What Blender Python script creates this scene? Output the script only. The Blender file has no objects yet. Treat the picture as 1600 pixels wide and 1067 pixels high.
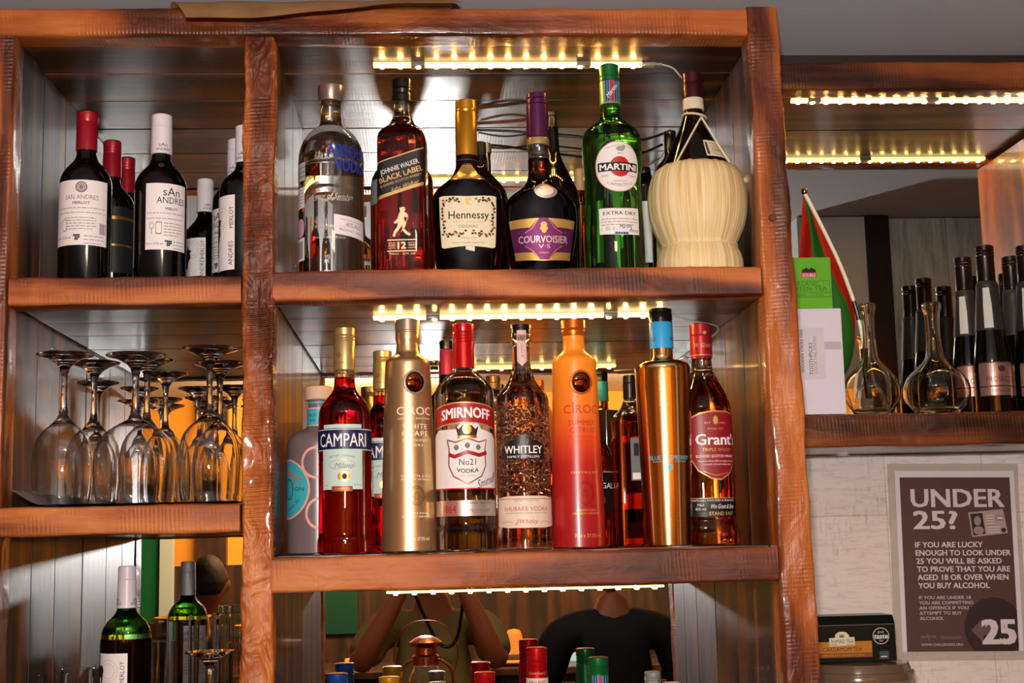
import bpy, bmesh, math, random
from mathutils import Vector, Matrix, noise
PI = math.pi
sc = bpy.context.scene
col = sc.collection
# ------------------------------------------------------------------ camera
ZC = 1.6                                   # eye height above the floor
FPX = 2161.6                               # focal length for a 1600 px wide frame
CAM = Vector((0.0, -1.8, ZC))
YAW, PITCH, ROLL = 0.0604707, 0.1439146, -0.0222442
fw = Vector((math.sin(YAW)*math.cos(PITCH), math.cos(YAW)*math.cos(PITCH), math.sin(PITCH)))
r0 = fw.cross(Vector((0, 0, 1))).normalized(); u0 = r0.cross(fw)
rt = math.cos(ROLL)*r0 + math.sin(ROLL)*u0; up = -math.sin(ROLL)*r0 + math.cos(ROLL)*u0
cd = bpy.data.cameras.new('camera'); cam = bpy.data.objects.new('camera', cd); col.objects.link(cam)
cd.sensor_width = 36; cd.lens = FPX*36/1600; cd.clip_start = .02; cd.clip_end = 50
M3 = Matrix((rt, up, -fw)).transposed()
cam.matrix_world = Matrix.Translation(CAM) @ M3.to_4x4()
sc.camera = cam
# ------------------------------------------------------------------ look and light
sc.view_settings.view_transform = 'Standard'; sc.view_settings.look = 'None'
sc.view_settings.gamma = 1; sc.view_settings.use_curve_mapping = False
sc.view_settings.exposure = 0.0
cy = sc.cycles
cy.use_denoising = True
cy.use_guiding = True; cy.use_surface_guiding = True; cy.guiding_training_samples = 64
cy.max_bounces = 28; cy.transmission_bounces = 24; cy.glossy_bounces = 10; cy.diffuse_bounces = 3
cy.transparent_max_bounces = 12
cy.caustics_reflective = True; cy.caustics_refractive = True; cy.blur_glossy = 0.3
cy.sample_clamp_indirect = 12
w = bpy.data.worlds.new('room_air'); sc.world = w; w.use_nodes = True
w.node_tree.nodes['Background'].inputs[0].default_value = (.6, .5, .45, 1)
w.node_tree.nodes['Background'].inputs[1].default_value = .05
def area(name, loc, to, sx, sy, energy, color):
    l = bpy.data.lights.new(name, 'AREA'); l.shape = 'RECTANGLE'; l.size = sx; l.size_y = sy
    l.energy = energy; l.color = color
    o = bpy.data.objects.new(name, l); col.objects.link(o); o.location = loc
    o.rotation_euler = (Vector(to)-Vector(loc)).to_track_quat('-Z', 'Y').to_euler(); return o
area('camera_flash', (-.02, -1.83, ZC+.13), (.05, .3, ZC+.33), .075, .04, 29, (1, .96, .93))
area('added_far_wall_light', (-.3, -3.35, ZC+.62), (-.6, -4.2, ZC+.1), .9, .3, 62, (1, .6, .25))  # unseen warm lamp, added to make the far wall glow orange
area('added_far_wall_light', (1.2, -3.0, ZC+.62), (1.2, -4.2, ZC+.1), .9, .3, 56, (1, .6, .25))  # second unseen lamp, added for the same warm wall light
area('added_overhead_fill', (.16, -1.35, ZC+.73), (.2, -.9, ZC-1), .26, .14, 5, (1, .72, .45))  # added fill lamp overhead, stands for no visible fitting
# ------------------------------------------------------------------ helpers: measuring
def W(px, py, Y):
    """world point seen at a photo pixel, on the upright plane y = Y"""
    d = fw + rt*((px-800)/FPX) - up*((py-533.5)/FPX)
    return CAM + d*((Y-CAM.y)/d.y)
def mpp(px, py, Y):
    """metres per photo pixel at that point"""
    return (W(px, py, Y)-CAM).dot(fw)/FPX
def clamp(a, lo=0., hi=1.): return max(lo, min(hi, a))
def smooth(t): t = clamp(t); return t*t*(3-2*t)
def pchip(xs, ys):
    n = len(xs); h = [xs[i+1]-xs[i] for i in range(n-1)]; d = [(ys[i+1]-ys[i])/h[i] for i in range(n-1)]
    m = [0.]*n; m[0] = d[0]; m[-1] = d[-1]
    for i in range(1, n-1):
        if d[i-1]*d[i] > 0:
            w1, w2 = 2*h[i]+h[i-1], h[i]+2*h[i-1]; m[i] = (w1+w2)/(w1/d[i-1]+w2/d[i])
    def f(x):
        if x <= xs[0]: return ys[0]
        if x >= xs[-1]: return ys[-1]
        i = max(k for k in range(n-1) if xs[k] <= x); t = (x-xs[i])/h[i]
        return ((1+2*t)*(1-t)**2*ys[i] + t*(1-t)**2*h[i]*m[i] + t*t*(3-2*t)*ys[i+1] + t*t*(t-1)*h[i]*m[i+1])
    return f
# ------------------------------------------------------------------ helpers: materials
def C(h):
    h = h.lstrip('#'); v = [int(h[i:i+2], 16)/255 for i in (0, 2, 4)]
    return tuple(x/12.92 if x <= .04045 else ((x+.055)/1.055)**2.4 for x in v)
MATS = {}
def mat(name, color='#808080', rough=.5, metal=0., trans=0., ior=1.45, coat=0., emit=None, es=0., spec=.5, alpha=1., sheen=0):
    if name in MATS: return MATS[name]
    m = bpy.data.materials.new(name); m.use_nodes = True; p = m.node_tree.nodes['Principled BSDF']
    c = C(color) if isinstance(color, str) else color
    p.inputs['Base Color'].default_value = (*c, 1); p.inputs['Roughness'].default_value = rough
    p.inputs['Metallic'].default_value = metal; p.inputs['Transmission Weight'].default_value = trans
    p.inputs['IOR'].default_value = ior; p.inputs['Coat Weight'].default_value = coat
    p.inputs['Coat Roughness'].default_value = .08; p.inputs['Specular IOR Level'].default_value = spec
    p.inputs['Alpha'].default_value = alpha
    if emit: p.inputs['Emission Color'].default_value = (*C(emit), 1); p.inputs['Emission Strength'].default_value = es
    MATS[name] = m; return m
class NT:
    def __init__(s, m): s.m = m; s.t = m.node_tree; s.p = s.t.nodes['Principled BSDF']
    def n(s, ty, **kw):
        x = s.t.nodes.new(ty)
        for k, v in kw.items(): setattr(x, k, v)
        return x
    def l(s, a, b): s.t.links.new(a, b)
    def coords(s, scale, kind='Object', loc=(0, 0, 0), rot=(0, 0, 0)):
        tc = s.n('ShaderNodeTexCoord'); mp = s.n('ShaderNodeMapping'); mp.inputs['Scale'].default_value = scale
        mp.inputs['Location'].default_value = loc; mp.inputs['Rotation'].default_value = rot
        s.l(tc.outputs[kind], mp.inputs[0]); return mp.outputs[0]
    def noise(s, vec, scale, detail=4, rough=.55, dist=0.):
        x = s.n('ShaderNodeTexNoise'); x.inputs['Scale'].default_value = scale; x.inputs['Detail'].default_value = detail
        x.inputs['Roughness'].default_value = rough; x.inputs['Distortion'].default_value = dist; s.l(vec, x.inputs[0]); return x.outputs[0]
    def wave(s, vec, scale, dist, det=3, dscale=1., axis='X'):
        x = s.n('ShaderNodeTexWave'); x.inputs['Scale'].default_value = scale; x.inputs['Distortion'].default_value = dist
        x.inputs['Detail'].default_value = det; x.inputs['Detail Scale'].default_value = dscale; x.bands_direction = axis; s.l(vec, x.inputs[0]); return x.outputs[1]
    def ramp(s, fac, stops, interp='LINEAR'):
        r = s.n('ShaderNodeValToRGB'); r.color_ramp.interpolation = interp
        while len(r.color_ramp.elements) < len(stops): r.color_ramp.elements.new(.5)
        for e, (p, c) in zip(r.color_ramp.elements, stops):
            e.position = p; e.color = (*(C(c) if isinstance(c, str) else c), 1)
        s.l(fac, r.inputs[0]); return r.outputs[0]
    def mix(s, a, b, fac, mode='MIX'):
        x = s.n('ShaderNodeMix', data_type='RGBA', blend_type=mode)
        for i, v in ((0, fac), (6, a), (7, b)):
            if hasattr(v, 'links'): s.l(v, x.inputs[i])
            elif i == 0: x.inputs[0].default_value = v
            else: x.inputs[i].default_value = (*(C(v) if isinstance(v, str) else v), 1)
        return x.outputs[2]
    def math(s, op, a, b=0.):
        x = s.n('ShaderNodeMath', operation=op)
        for i, v in ((0, a), (1, b)):
            if hasattr(v, 'links'): s.l(v, x.inputs[i])
            else: x.inputs[i].default_value = v
        return x.outputs[0]
    def color(s, c): s.l(c, s.p.inputs['Base Color'])
    def bump(s, h, strength=.3, dist=.002):
        b = s.n('ShaderNodeBump'); b.inputs['Strength'].default_value = strength; b.inputs['Distance'].default_value = dist
        s.l(h, b.inputs['Height']); s.l(b.outputs[0], s.p.inputs['Normal'])
def wood(name, axis, stops, rough=.32, coat=.4, bump=.5, chisel=0., seed=0., fine=1.):
    m = mat(name, rough=rough, coat=coat); t = NT(m)
    st = [9.*fine]*3; st['XYZ'.index(axis)] = 1.3*fine
    v = t.coords(tuple(st), loc=(seed, seed*1.7, seed*.6))
    warp = t.noise(v, 1.1, 2, .5)
    va = t.n('ShaderNodeVectorMath', operation='ADD'); sc_ = t.n('ShaderNodeVectorMath', operation='SCALE')
    nz = t.n('ShaderNodeTexNoise'); nz.inputs['Scale'].default_value = .9; t.l(v, nz.inputs[0])
    t.l(nz.outputs[1], sc_.inputs[0]); sc_.inputs[3].default_value = 1.6
    t.l(v, va.inputs[0]); t.l(sc_.outputs[0], va.inputs[1]); vv = va.outputs[0]
    rings = t.wave(vv, .55, 7.0, 3, .9, 'DIAGONAL')
    st2 = [60.]*3; st2['XYZ'.index(axis)] = 4.
    v2 = t.coords(tuple(st2), loc=(seed, 0, 0)); fib = t.noise(v2, 2.0, 5, .7)
    big = t.noise(t.coords((5, 5, 5), loc=(seed, 3, 1)), 1.6, 3, .6, .8)
    f = t.math('ADD', t.math('MULTIPLY', rings, .42), t.math('ADD', t.math('MULTIPLY', fib, .38), t.math('MULTIPLY', big, .42)))
    f = t.math('SUBTRACT', f, .12)
    t.color(t.ramp(f, stops))
    h = t.math('ADD', t.math('MULTIPLY', rings, .10), t.math('MULTIPLY', fib, .8))
    if chisel:
        st3 = [22.]*3; st3['XYZ'.index(axis)] = 12.
        cv = t.noise(t.coords(tuple(st3), loc=(seed, seed, 0)), 1.6, 2, .5, 1.5)
        st4 = [6.]*3; st4['XYZ'.index(axis)] = 70.
        teeth = t.wave(t.coords(tuple(st4), loc=(0, seed, 0), rot=(.3, .5, .2)), 1.0, 2.5, 2, 1.5, axis)
        gate = t.noise(t.coords((9, 9, 9), loc=(seed, 1, 1)), 1.5, 2)
        gate = t.ramp(gate, [(.48, (0, 0, 0)), (.6, (1, 1, 1))])
        h = t.math('ADD', h, t.math('ADD', t.math('MULTIPLY', cv, 4.*chisel), t.math('MULTIPLY', t.math('MULTIPLY', teeth, gate), .9*chisel)))
    t.bump(h, bump, .003)
    rr = t.n('ShaderNodeMapRange'); t.l(fib, rr.inputs[0]); rr.inputs[3].default_value = rough-.08; rr.inputs[4].default_value = rough+.16
    t.l(rr.outputs[0], t.p.inputs['Roughness'])
    return m
BEAM = [(.16, '#240e06'), (.34, '#642b10'), (.52, '#9a4e1e'), (.70, '#b5652a'), (.9, '#cc8642')]
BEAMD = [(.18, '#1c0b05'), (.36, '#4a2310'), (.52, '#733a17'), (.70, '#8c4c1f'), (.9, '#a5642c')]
PLANK = [(.2, '#0f0704'), (.38, '#2a150a'), (.55, '#4c2a13'), (.72, '#6b3d1b'), (.9, '#855024')]
M_BH = wood('orange_stained_beam_wood', 'X', BEAM, bump=.4, chisel=.25, seed=2.3)
M_BH2 = wood('orange_stained_shelf_wood', 'X', BEAM, rough=.52, coat=.0, bump=.4, chisel=.35, seed=7.9)
M_BV = wood('orange_stained_post_wood', 'Z', BEAM, bump=.45, chisel=.3, seed=4.1)
M_BVC = wood('adze_hewn_post_wood', 'Z', BEAM, rough=.38, coat=.25, bump=.8, chisel=1.0, seed=9.4)
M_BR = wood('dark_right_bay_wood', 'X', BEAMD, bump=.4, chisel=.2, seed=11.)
M_PH = wood('varnished_dark_planks_along', 'X', PLANK, rough=.36, coat=.6, bump=.26, chisel=.08, seed=3.3)
M_PH.node_tree.nodes['Principled BSDF'].inputs['Coat Roughness'].default_value = .17; M_PH.node_tree.nodes['Principled BSDF'].inputs['Specular IOR Level'].default_value = .6
M_PV = wood('varnished_dark_planks_upright', 'Z', PLANK, rough=.42, coat=.12, bump=.2, seed=5.2)
M_ORW = wood('honey_oak_panel', 'Z', [(.2, '#5a2c0c'), (.5, '#a85c1c'), (.8, '#cf8030')], rough=.4, bump=.3, seed=1.2)
M_MIR = mat('mirror_silver', '#dfe3e2', .0, 1.)
M_CEIL = mat('grey_ceiling_paint', '#c4c5c9', .8)
t = NT(M_CEIL); t.bump(t.noise(t.coords((40, 40, 40)), 3, 4), .15, .002)
# ------------------------------------------------------------------ helpers: objects
def tag(o, label=None, cat=None, group=None, kind=None):
    if label: o['label'] = label
    if cat: o['category'] = cat
    if group: o['group'] = group
    if kind: o['kind'] = kind
    return o
def thing(name, label, cat, loc=(0, 0, 0), group=None, rz=0.):
    o = bpy.data.objects.new(name, None); o.empty_display_size = .02; col.objects.link(o)
    o.location = loc; o.rotation_euler = (0, 0, rz); return tag(o, label, cat, group)
def link(name, bm, mats, parent=None, smooth_=True, angle=35):
    me = bpy.data.meshes.new(name); bmesh.ops.recalc_face_normals(bm, faces=bm.faces) if smooth_ is not None else None
    bm.to_mesh(me); bm.free()
    for m in (mats if isinstance(mats, (list, tuple)) else [mats]): me.materials.append(m)
    if smooth_:
        for p in me.polygons: p.use_smooth = True
        me.set_sharp_from_angle(angle=math.radians(angle))
    o = bpy.data.objects.new(name, me); col.objects.link(o)
    if parent: o.parent = parent
    return o
def add_box(bm, a, b, mi=0, bev=0.):
    r = bmesh.ops.create_cube(bm, size=1)
    for v in r['verts']: v.co = Vector([(a[i]+b[i])/2 + v.co[i]*(b[i]-a[i]) for i in range(3)])
    fs = {f for v in r['verts'] for f in v.link_faces}
    for f in fs: f.material_index = mi
    if bev:
        e = list({e for v in r['verts'] for e in v.link_edges})
        g = bmesh.ops.bevel(bm, geom=e, offset=bev, segments=2, affect='EDGES', profile=.5)
        for f in g['faces']: f.material_index = mi
    return bm
def box(name, a, b, m, parent=None, bev=0.): return link(name, add_box(bmesh.new(), a, b, 0, bev), m, parent, False)
def bar(name, axis, a0, a1, r1, r2, m, parent=None, amp=.002, rad=.005, seed=0., step=.008, end=None):
    """hand cut timber: rounded section r1 x r2 carried along an axis, its edges wandering"""
    ax = 'XYZ'.index(axis); o1, o2 = [i for i in range(3) if i != ax]
    bm = bmesh.new(); n = max(6, int((a1-a0)/step)); rings = []; cnt = {}
    for k in range(n+1):
        t_ = k/n; a = a0+(a1-a0)*t_; ring = []
        q1, q2 = r1, r2
        if end: q1 = tuple(r1[i]*(1-t_)+end[0][i]*t_ for i in (0, 1)); q2 = tuple(r2[i]*(1-t_)+end[1][i]*t_ for i in (0, 1))
        (b0, b1), (c0, c1) = q1, q2
        pts = []
        for (cx, cz, s) in ((b1-rad, c1-rad, 0), (b0+rad, c1-rad, 1), (b0+rad, c0+rad, 2), (b1-rad, c0+rad, 3)):
            for j in range(4):
                an = (s+j/3)*PI/2; pts.append((cx+rad*math.cos(an), cz+rad*math.sin(an)))
        full = []
        for i in range(len(pts)):
            p, q = pts[i], pts[(i+1) % len(pts)]; L = math.hypot(q[0]-p[0], q[1]-p[1]); s_ = max(1, int(L/.007))
            if L > .3: s_ = 12
            elif L > .1: s_ = max(8, int(L/.02))
            s_ = cnt.setdefault(i, s_)
            for j in range(s_): full.append((p[0]+(q[0]-p[0])*j/s_, p[1]+(q[1]-p[1])*j/s_))
        for (x, y) in full:
            v = [0, 0, 0]; v[ax] = a; v[o1] = x; v[o2] = y; P = Vector(v)
            s2 = Vector((seed, seed*2, 0)); k1 = Vector(P); k1[ax] *= .35
            d = noise.noise(k1*38+s2)*amp + noise.noise(P*95+s2)*amp*.35
            c_ = Vector(P); c_[o1] = (b0+b1)/2; c_[o2] = (c0+c1)/2
            dir_ = Vector((0, 0, 0))
            if x > b1-rad: dir_[o1] = 1
            if x < b0+rad: dir_[o1] = -1
            if y > c1-rad: dir_[o2] = 1
            if y < c0+rad: dir_[o2] = -1
            if dir_.length: P += dir_.normalized()*(d-amp*.3)
            ring.append(bm.verts.new(P))
        rings.append(ring)
    for A, B in zip(rings, rings[1:]):
        for i in range(len(A)): bm.faces.new((A[i], A[(i+1) % len(A)], B[(i+1) % len(B)], B[i]))
    bm.faces.new(rings[0]); bm.faces.new(list(reversed(rings[-1])))
    return link(name, bm, m, parent, True, 50)
def tube(bm, pts, rad, seg=8, mi=0, closed=False):
    rings = []; n = len(pts); prev = None
    for i, p in enumerate(pts):
        a = pts[max(i-1, 0)]; b = pts[min(i+1, n-1)]; d = (Vector(b)-Vector(a)).normalized()
        u = prev if prev else (Vector((0, 0, 1)) if abs(d.z) < .9 else Vector((1, 0, 0)))
        s = d.cross(u).normalized(); u = s.cross(d).normalized(); prev = u
        r = rad[i] if isinstance(rad, (list, tuple)) else rad
        rings.append([bm.verts.new(Vector(p)+r*(math.cos(2*PI*k/seg)*s+math.sin(2*PI*k/seg)*u)) for k in range(seg)])
    for A, B in zip(rings, rings[1:]):
        for i in range(seg):
            f = bm.faces.new((A[i], A[(i+1) % seg], B[(i+1) % seg], B[i])); f.material_index = mi
    for r_ in (rings[0], rings[-1]): bm.faces.new(r_).material_index = mi
    return bm
def curve_pts(P, n=8):
    """Catmull-Rom through points"""
    P = [Vector(p) for p in P]; out = []
    for i in range(len(P)-1):
        a, b, c, d = P[max(i-1, 0)], P[i], P[i+1], P[min(i+2, len(P)-1)]
        for k in range(n):
            t_ = k/n; out.append(.5*((2*b)+(c-a)*t_+(2*a-5*b+4*c-d)*t_**2+(3*b-a-3*c+d)*t_**3))
    return out+[P[-1]]
def lathe(bm, prof, seg=40, mi=0, close=True, center=(0, 0)):
    """prof: list of (r, z), bottom to top, round about the local z axis"""
    rings = []
    for r, z in prof:
        rings.append([bm.verts.new((center[0]+r*math.cos(2*PI*k/seg), center[1]+r*math.sin(2*PI*k/seg), z)) for k in range(seg)])
    for A, B in zip(rings, rings[1:]):
        for i in range(seg):
            f = bm.faces.new((A[i], A[(i+1) % seg], B[(i+1) % seg], B[i])); f.material_index = mi
    if close:
        for r_ in (rings[0], rings[-1]): bm.faces.new(r_).material_index = mi
    return bm
# ------------------------------------------------------------------ helpers: bottles
class Sec:
    """outer shape of a bottle in metres: half width rx(z), depth ry(z), squareness n(z)"""
    def __init__(s, zs, rs, flat=1., N=2.):
        s.zs, s.rs = zs, rs; s.f = pchip(zs, rs); s.rm = max(rs); s.flat = flat; s.N = N; s.grow = 0.
    def dims(s, z):
        rx = s.f(z); ry = min(rx, s.flat*s.rm) if s.flat < 1 else rx
        n = 2+(s.N-2)*smooth((rx/s.rm-.55)/.35); return rx, ry, n
    def rho(s, th, z):
        rx, ry, n = s.dims(z); a, b = abs(math.sin(th))/rx, abs(math.cos(th))/ry
        return 1/((a**n+b**n)**(1/n))
    def pt(s, th, z, off=0.):
        q = s.rho(th, z)+off; return Vector((q*math.sin(th), -q*math.cos(th), z))
    def arcs(s, z):
        N_ = 240; ths = [-PI+2*PI*i/N_ for i in range(N_+1)]; L = [0.]; P = [s.pt(a, z) for a in ths]
        for i in range(N_): L.append(L[-1]+(P[i+1]-P[i]).length)
        mid = L[N_//2]; return ths, [x-mid for x in L]
def interp(x, xs, ys):
    if x <= xs[0]: return ys[0]
    if x >= xs[-1]: return ys[-1]
    lo, hi = 0, len(xs)-1
    while hi-lo > 1:
        m = (lo+hi)//2
        if xs[m] <= x: lo = m
        else: hi = m
    return ys[lo]+(ys[hi]-ys[lo])*(x-xs[lo])/(xs[hi]-xs[lo])
def sec_rings(sec, z0, z1, off, seg, dz=.004):
    zs = sorted({z0, z1, *[z for z in sec.zs if z0 < z < z1]}); out = []
    for a, b in zip(zs, zs[1:]):
        k = max(1, int(math.ceil((b-a)/dz))); out += [a+(b-a)*j/k for j in range(k)]
    return out+[z1]
def sec_mesh(bm, sec, z0, z1, off=0., seg=48, mi=0, hollow=0., foot=.003, top_in=0., flip=False):
    """closed skin from z0 to z1; hollow = wall thickness (adds the inner skin, open inside)"""
    def ring(z, o): return [bm.verts.new(sec.pt(2*PI*k/seg, z, o)) for k in range(seg)]
    zz = sec_rings(sec, z0, z1, off, seg); R = []
    if foot: R += [ring(z0, off-foot)]
    R += [ring(z+(foot*.6 if (i == 0 and foot) else 0), off) for i, z in enumerate(zz)]
    if top_in: R += [ring(z1, off-top_in)]
    def skin(R_, rev=False):
        for A, B in zip(R_, R_[1:]):
            for i in range(seg):
                q = (A[i], A[(i+1) % seg], B[(i+1) % seg], B[i]); f = bm.faces.new(q[::-1] if rev else q); f.material_index = mi
        for r_, fl in ((R_[0], not rev), (R_[-1], rev)):
            f = bm.faces.new(r_[::-1] if fl else r_); f.material_index = mi
    skin(R)
    if hollow:
        zi = [z for z in zz if z > z0+.006 and z < z1-.002]
        skin([ring(z0+.006, off-hollow-foot)]+[ring(z, off-hollow) for z in zi], True)
    return bm
# 2D pieces of a label: (u, y) in photo pixels, u measured round the bottle from the label's middle
FONT_CACHE = {}
def text2d(s, bold=0., shear=0., spacing=1.):
    key = (s, bold, shear, spacing)
    if key not in FONT_CACHE:
        cu = bpy.data.curves.new('t', 'FONT'); cu.body = s; cu.resolution_u = 2; cu.offset = bold; cu.shear = shear; cu.space_character = spacing
        cu.align_x = 'CENTER'; ob = bpy.data.objects.new('t', cu); col.objects.link(ob)
        dg = bpy.context.evaluated_depsgraph_get(); me = ob.evaluated_get(dg).to_mesh()
        vs = [(v.co.x, v.co.y) for v in me.vertices]; fs = [tuple(p.vertices) for p in me.polygons]
        ob.evaluated_get(dg).to_mesh_clear(); bpy.data.objects.remove(ob); bpy.data.curves.remove(cu)
        FONT_CACHE[key] = (vs, fs)
    return FONT_CACHE[key]
def el_rect(u0, u1, y0, y1, m, skew=0.): return ('P', [(u0, y0-skew), (u1, y0+skew), (u1, y1+skew), (u0, y1-skew)], m)
def el_poly(pts, m): return ('P', pts, m)
def el_disc(u, y, ru, ry, m, n=28): return ('P', [(u+ru*math.cos(2*PI*i/n), y+ry*math.sin(2*PI*i/n)) for i in range(n)], m)
def el_ring(u, y, ru, ry, wd, m, n=32, a0=0, a1=360): return ('R', (u, y, ru, ry, wd, n, a0, a1), m)
def el_line(pts, wd, m): return ('L', (pts, wd), m)
def el_text(s, u, y, h, m, w=None, bold=.0, rot=0., shear=0., spacing=1., arc=0.): return ('T', (s, u, y, h, w, bold, rot, shear, spacing, arc), m)
def el_rrect(u0, u1, y0, y1, r, m, skew=0.):
    pts = []
    for cx, cy_, s in ((u1-r, y0+r, -1), (u1-r, y1-r, 0), (u0+r, y1-r, 1), (u0+r, y0+r, 2)):
        for j in range(5):
            a = (s+j/4)*PI/2; x = cx+r*math.cos(a); pts.append((x, cy_+r*math.sin(a)+skew*x))
    return ('P', pts, m)
def el_mesh(el):
    """-> vertices (u, y), faces"""
    k, d, m = el
    if k == 'P': return list(d), [tuple(range(len(d)))]
    if k == 'R':
        u, y, ru, ry, wd, n, a0, a1 = d; vs = []; fs = []; N_ = n if a1-a0 >= 360 else n+1
        for i in range(N_):
            a = math.radians(a0+(a1-a0)*i/n); c, s = math.cos(a), math.sin(a)
            vs += [(u+ru*c, y+ry*s), (u+(ru-wd)*c, y+(ry-wd)*s)]
        for i in range(n):
            j = (i+1) % N_; fs.append((2*i, 2*j, 2*j+1, 2*i+1))
        return vs, fs
    if k == 'L':
        pts, wd = d; vs = []; fs = []
        for i, p in enumerate(pts):
            a = pts[max(i-1, 0)]; b = pts[min(i+1, len(pts)-1)]; dx, dy = b[0]-a[0], b[1]-a[1]; L = math.hypot(dx, dy) or 1
            w_ = wd[i] if isinstance(wd, (list, tuple)) else wd
            vs += [(p[0]-dy/L*w_/2, p[1]+dx/L*w_/2), (p[0]+dy/L*w_/2, p[1]-dx/L*w_/2)]
        for i in range(len(pts)-1): fs.append((2*i, 2*i+2, 2*i+3, 2*i+1))
        return vs, fs
    if k == 'T':
        s, u, y, h, w_, bold, rot, shear, spacing, arc = d; vs, fs = text2d(s, 0., shear, spacing)
        if bold and vs:
            n0 = len(vs); b0 = bold*.75; vs2, fs2 = [], []
            for q, (ox, oy) in enumerate(((-b0, -b0*.5), (b0, -b0*.5), (-b0, b0*.5), (b0, b0*.5))):
                vs2 += [(a+ox, c_+oy, q) for a, c_ in vs]; fs2 += [tuple(i+q*n0 for i in f) for f in fs]
            vs, fs = vs2, fs2
        if not vs: return [], []
        x0, x1 = min(v[0] for v in vs), max(v[0] for v in vs)
        # the height is that of a capital letter, so that lines of text match
        q0, q1 = 0., .72
        sy = h/(q1-q0); sx = (w_/(x1-x0)) if w_ else sy
        c, s_ = math.cos(rot), math.sin(rot); out = []
        for v3 in vs:
            vx, vy, vq = (*v3, 0)[:3]; X = (vx-(x0+x1)/2)*sx; Yy = -(vy-.36)*sy
            if arc: Yy += arc*(X/((x1-x0)*sx/2))**2
            out.append((u+X*c-Yy*s_, y+X*s_+Yy*c, vq))
        return out, fs
def cut_mesh(vs, fs, du, dy):
    bm = bmesh.new(); V = [bm.verts.new((v[0], v[1], v[2] if len(v) > 2 else 0)) for v in vs]
    for f in fs:
        try: bm.faces.new([V[i] for i in f])
        except ValueError: pass
    for ax, st in ((0, du), (1, dy)):
        if not st or not bm.verts: continue
        lo, hi = min(v.co[ax] for v in bm.verts), max(v.co[ax] for v in bm.verts); k = math.ceil(lo/st)
        no = Vector((1, 0, 0)) if ax == 0 else Vector((0, 1, 0))
        while k*st < hi:
            co = no*(k*st); bmesh.ops.bisect_plane(bm, geom=bm.verts[:]+bm.edges[:]+bm.faces[:], plane_co=co, plane_no=no, dist=1e-5); k += 1
    bm.verts.ensure_lookup_table(); bm.verts.index_update()
    o = [(v.co.x, v.co.y, v.co.z) for v in bm.verts], [tuple(v.index for v in f.verts) for f in bm.faces]; bm.free(); return o
def paint(name, els, mapper, parent, du=3., dy=9., z_step=.00012, base=.0003, thick=0):
    """all the pieces of one label as one mesh; mapper(u, y, offset) -> local point"""
    bm = bmesh.new(); mats = []; seen = []
    for el in els:
        m = el[2]
        if m not in mats: mats.append(m)
        vs, fs = el_mesh(el)
        if not vs: continue
        bb = (min(v[0] for v in vs), max(v[0] for v in vs), min(v[1] for v in vs), max(v[1] for v in vs))
        i = 1+max([l for q, l in seen if q[0] < bb[1] and q[1] > bb[0] and q[2] < bb[3] and q[3] > bb[2]], default=-1); seen.append((bb, i))
        vs, fs = cut_mesh(vs, fs, du, dy)
        V = [bm.verts.new(mapper(a, b, base+z_step*i+q_*2.5e-5)) for a, b, q_ in vs]
        for f in fs:
            try: q = bm.faces.new([V[k] for k in f][::-1]); q.material_index = mats.index(m)
            except ValueError: pass
    return link(name, bm, mats, parent, None)
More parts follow.
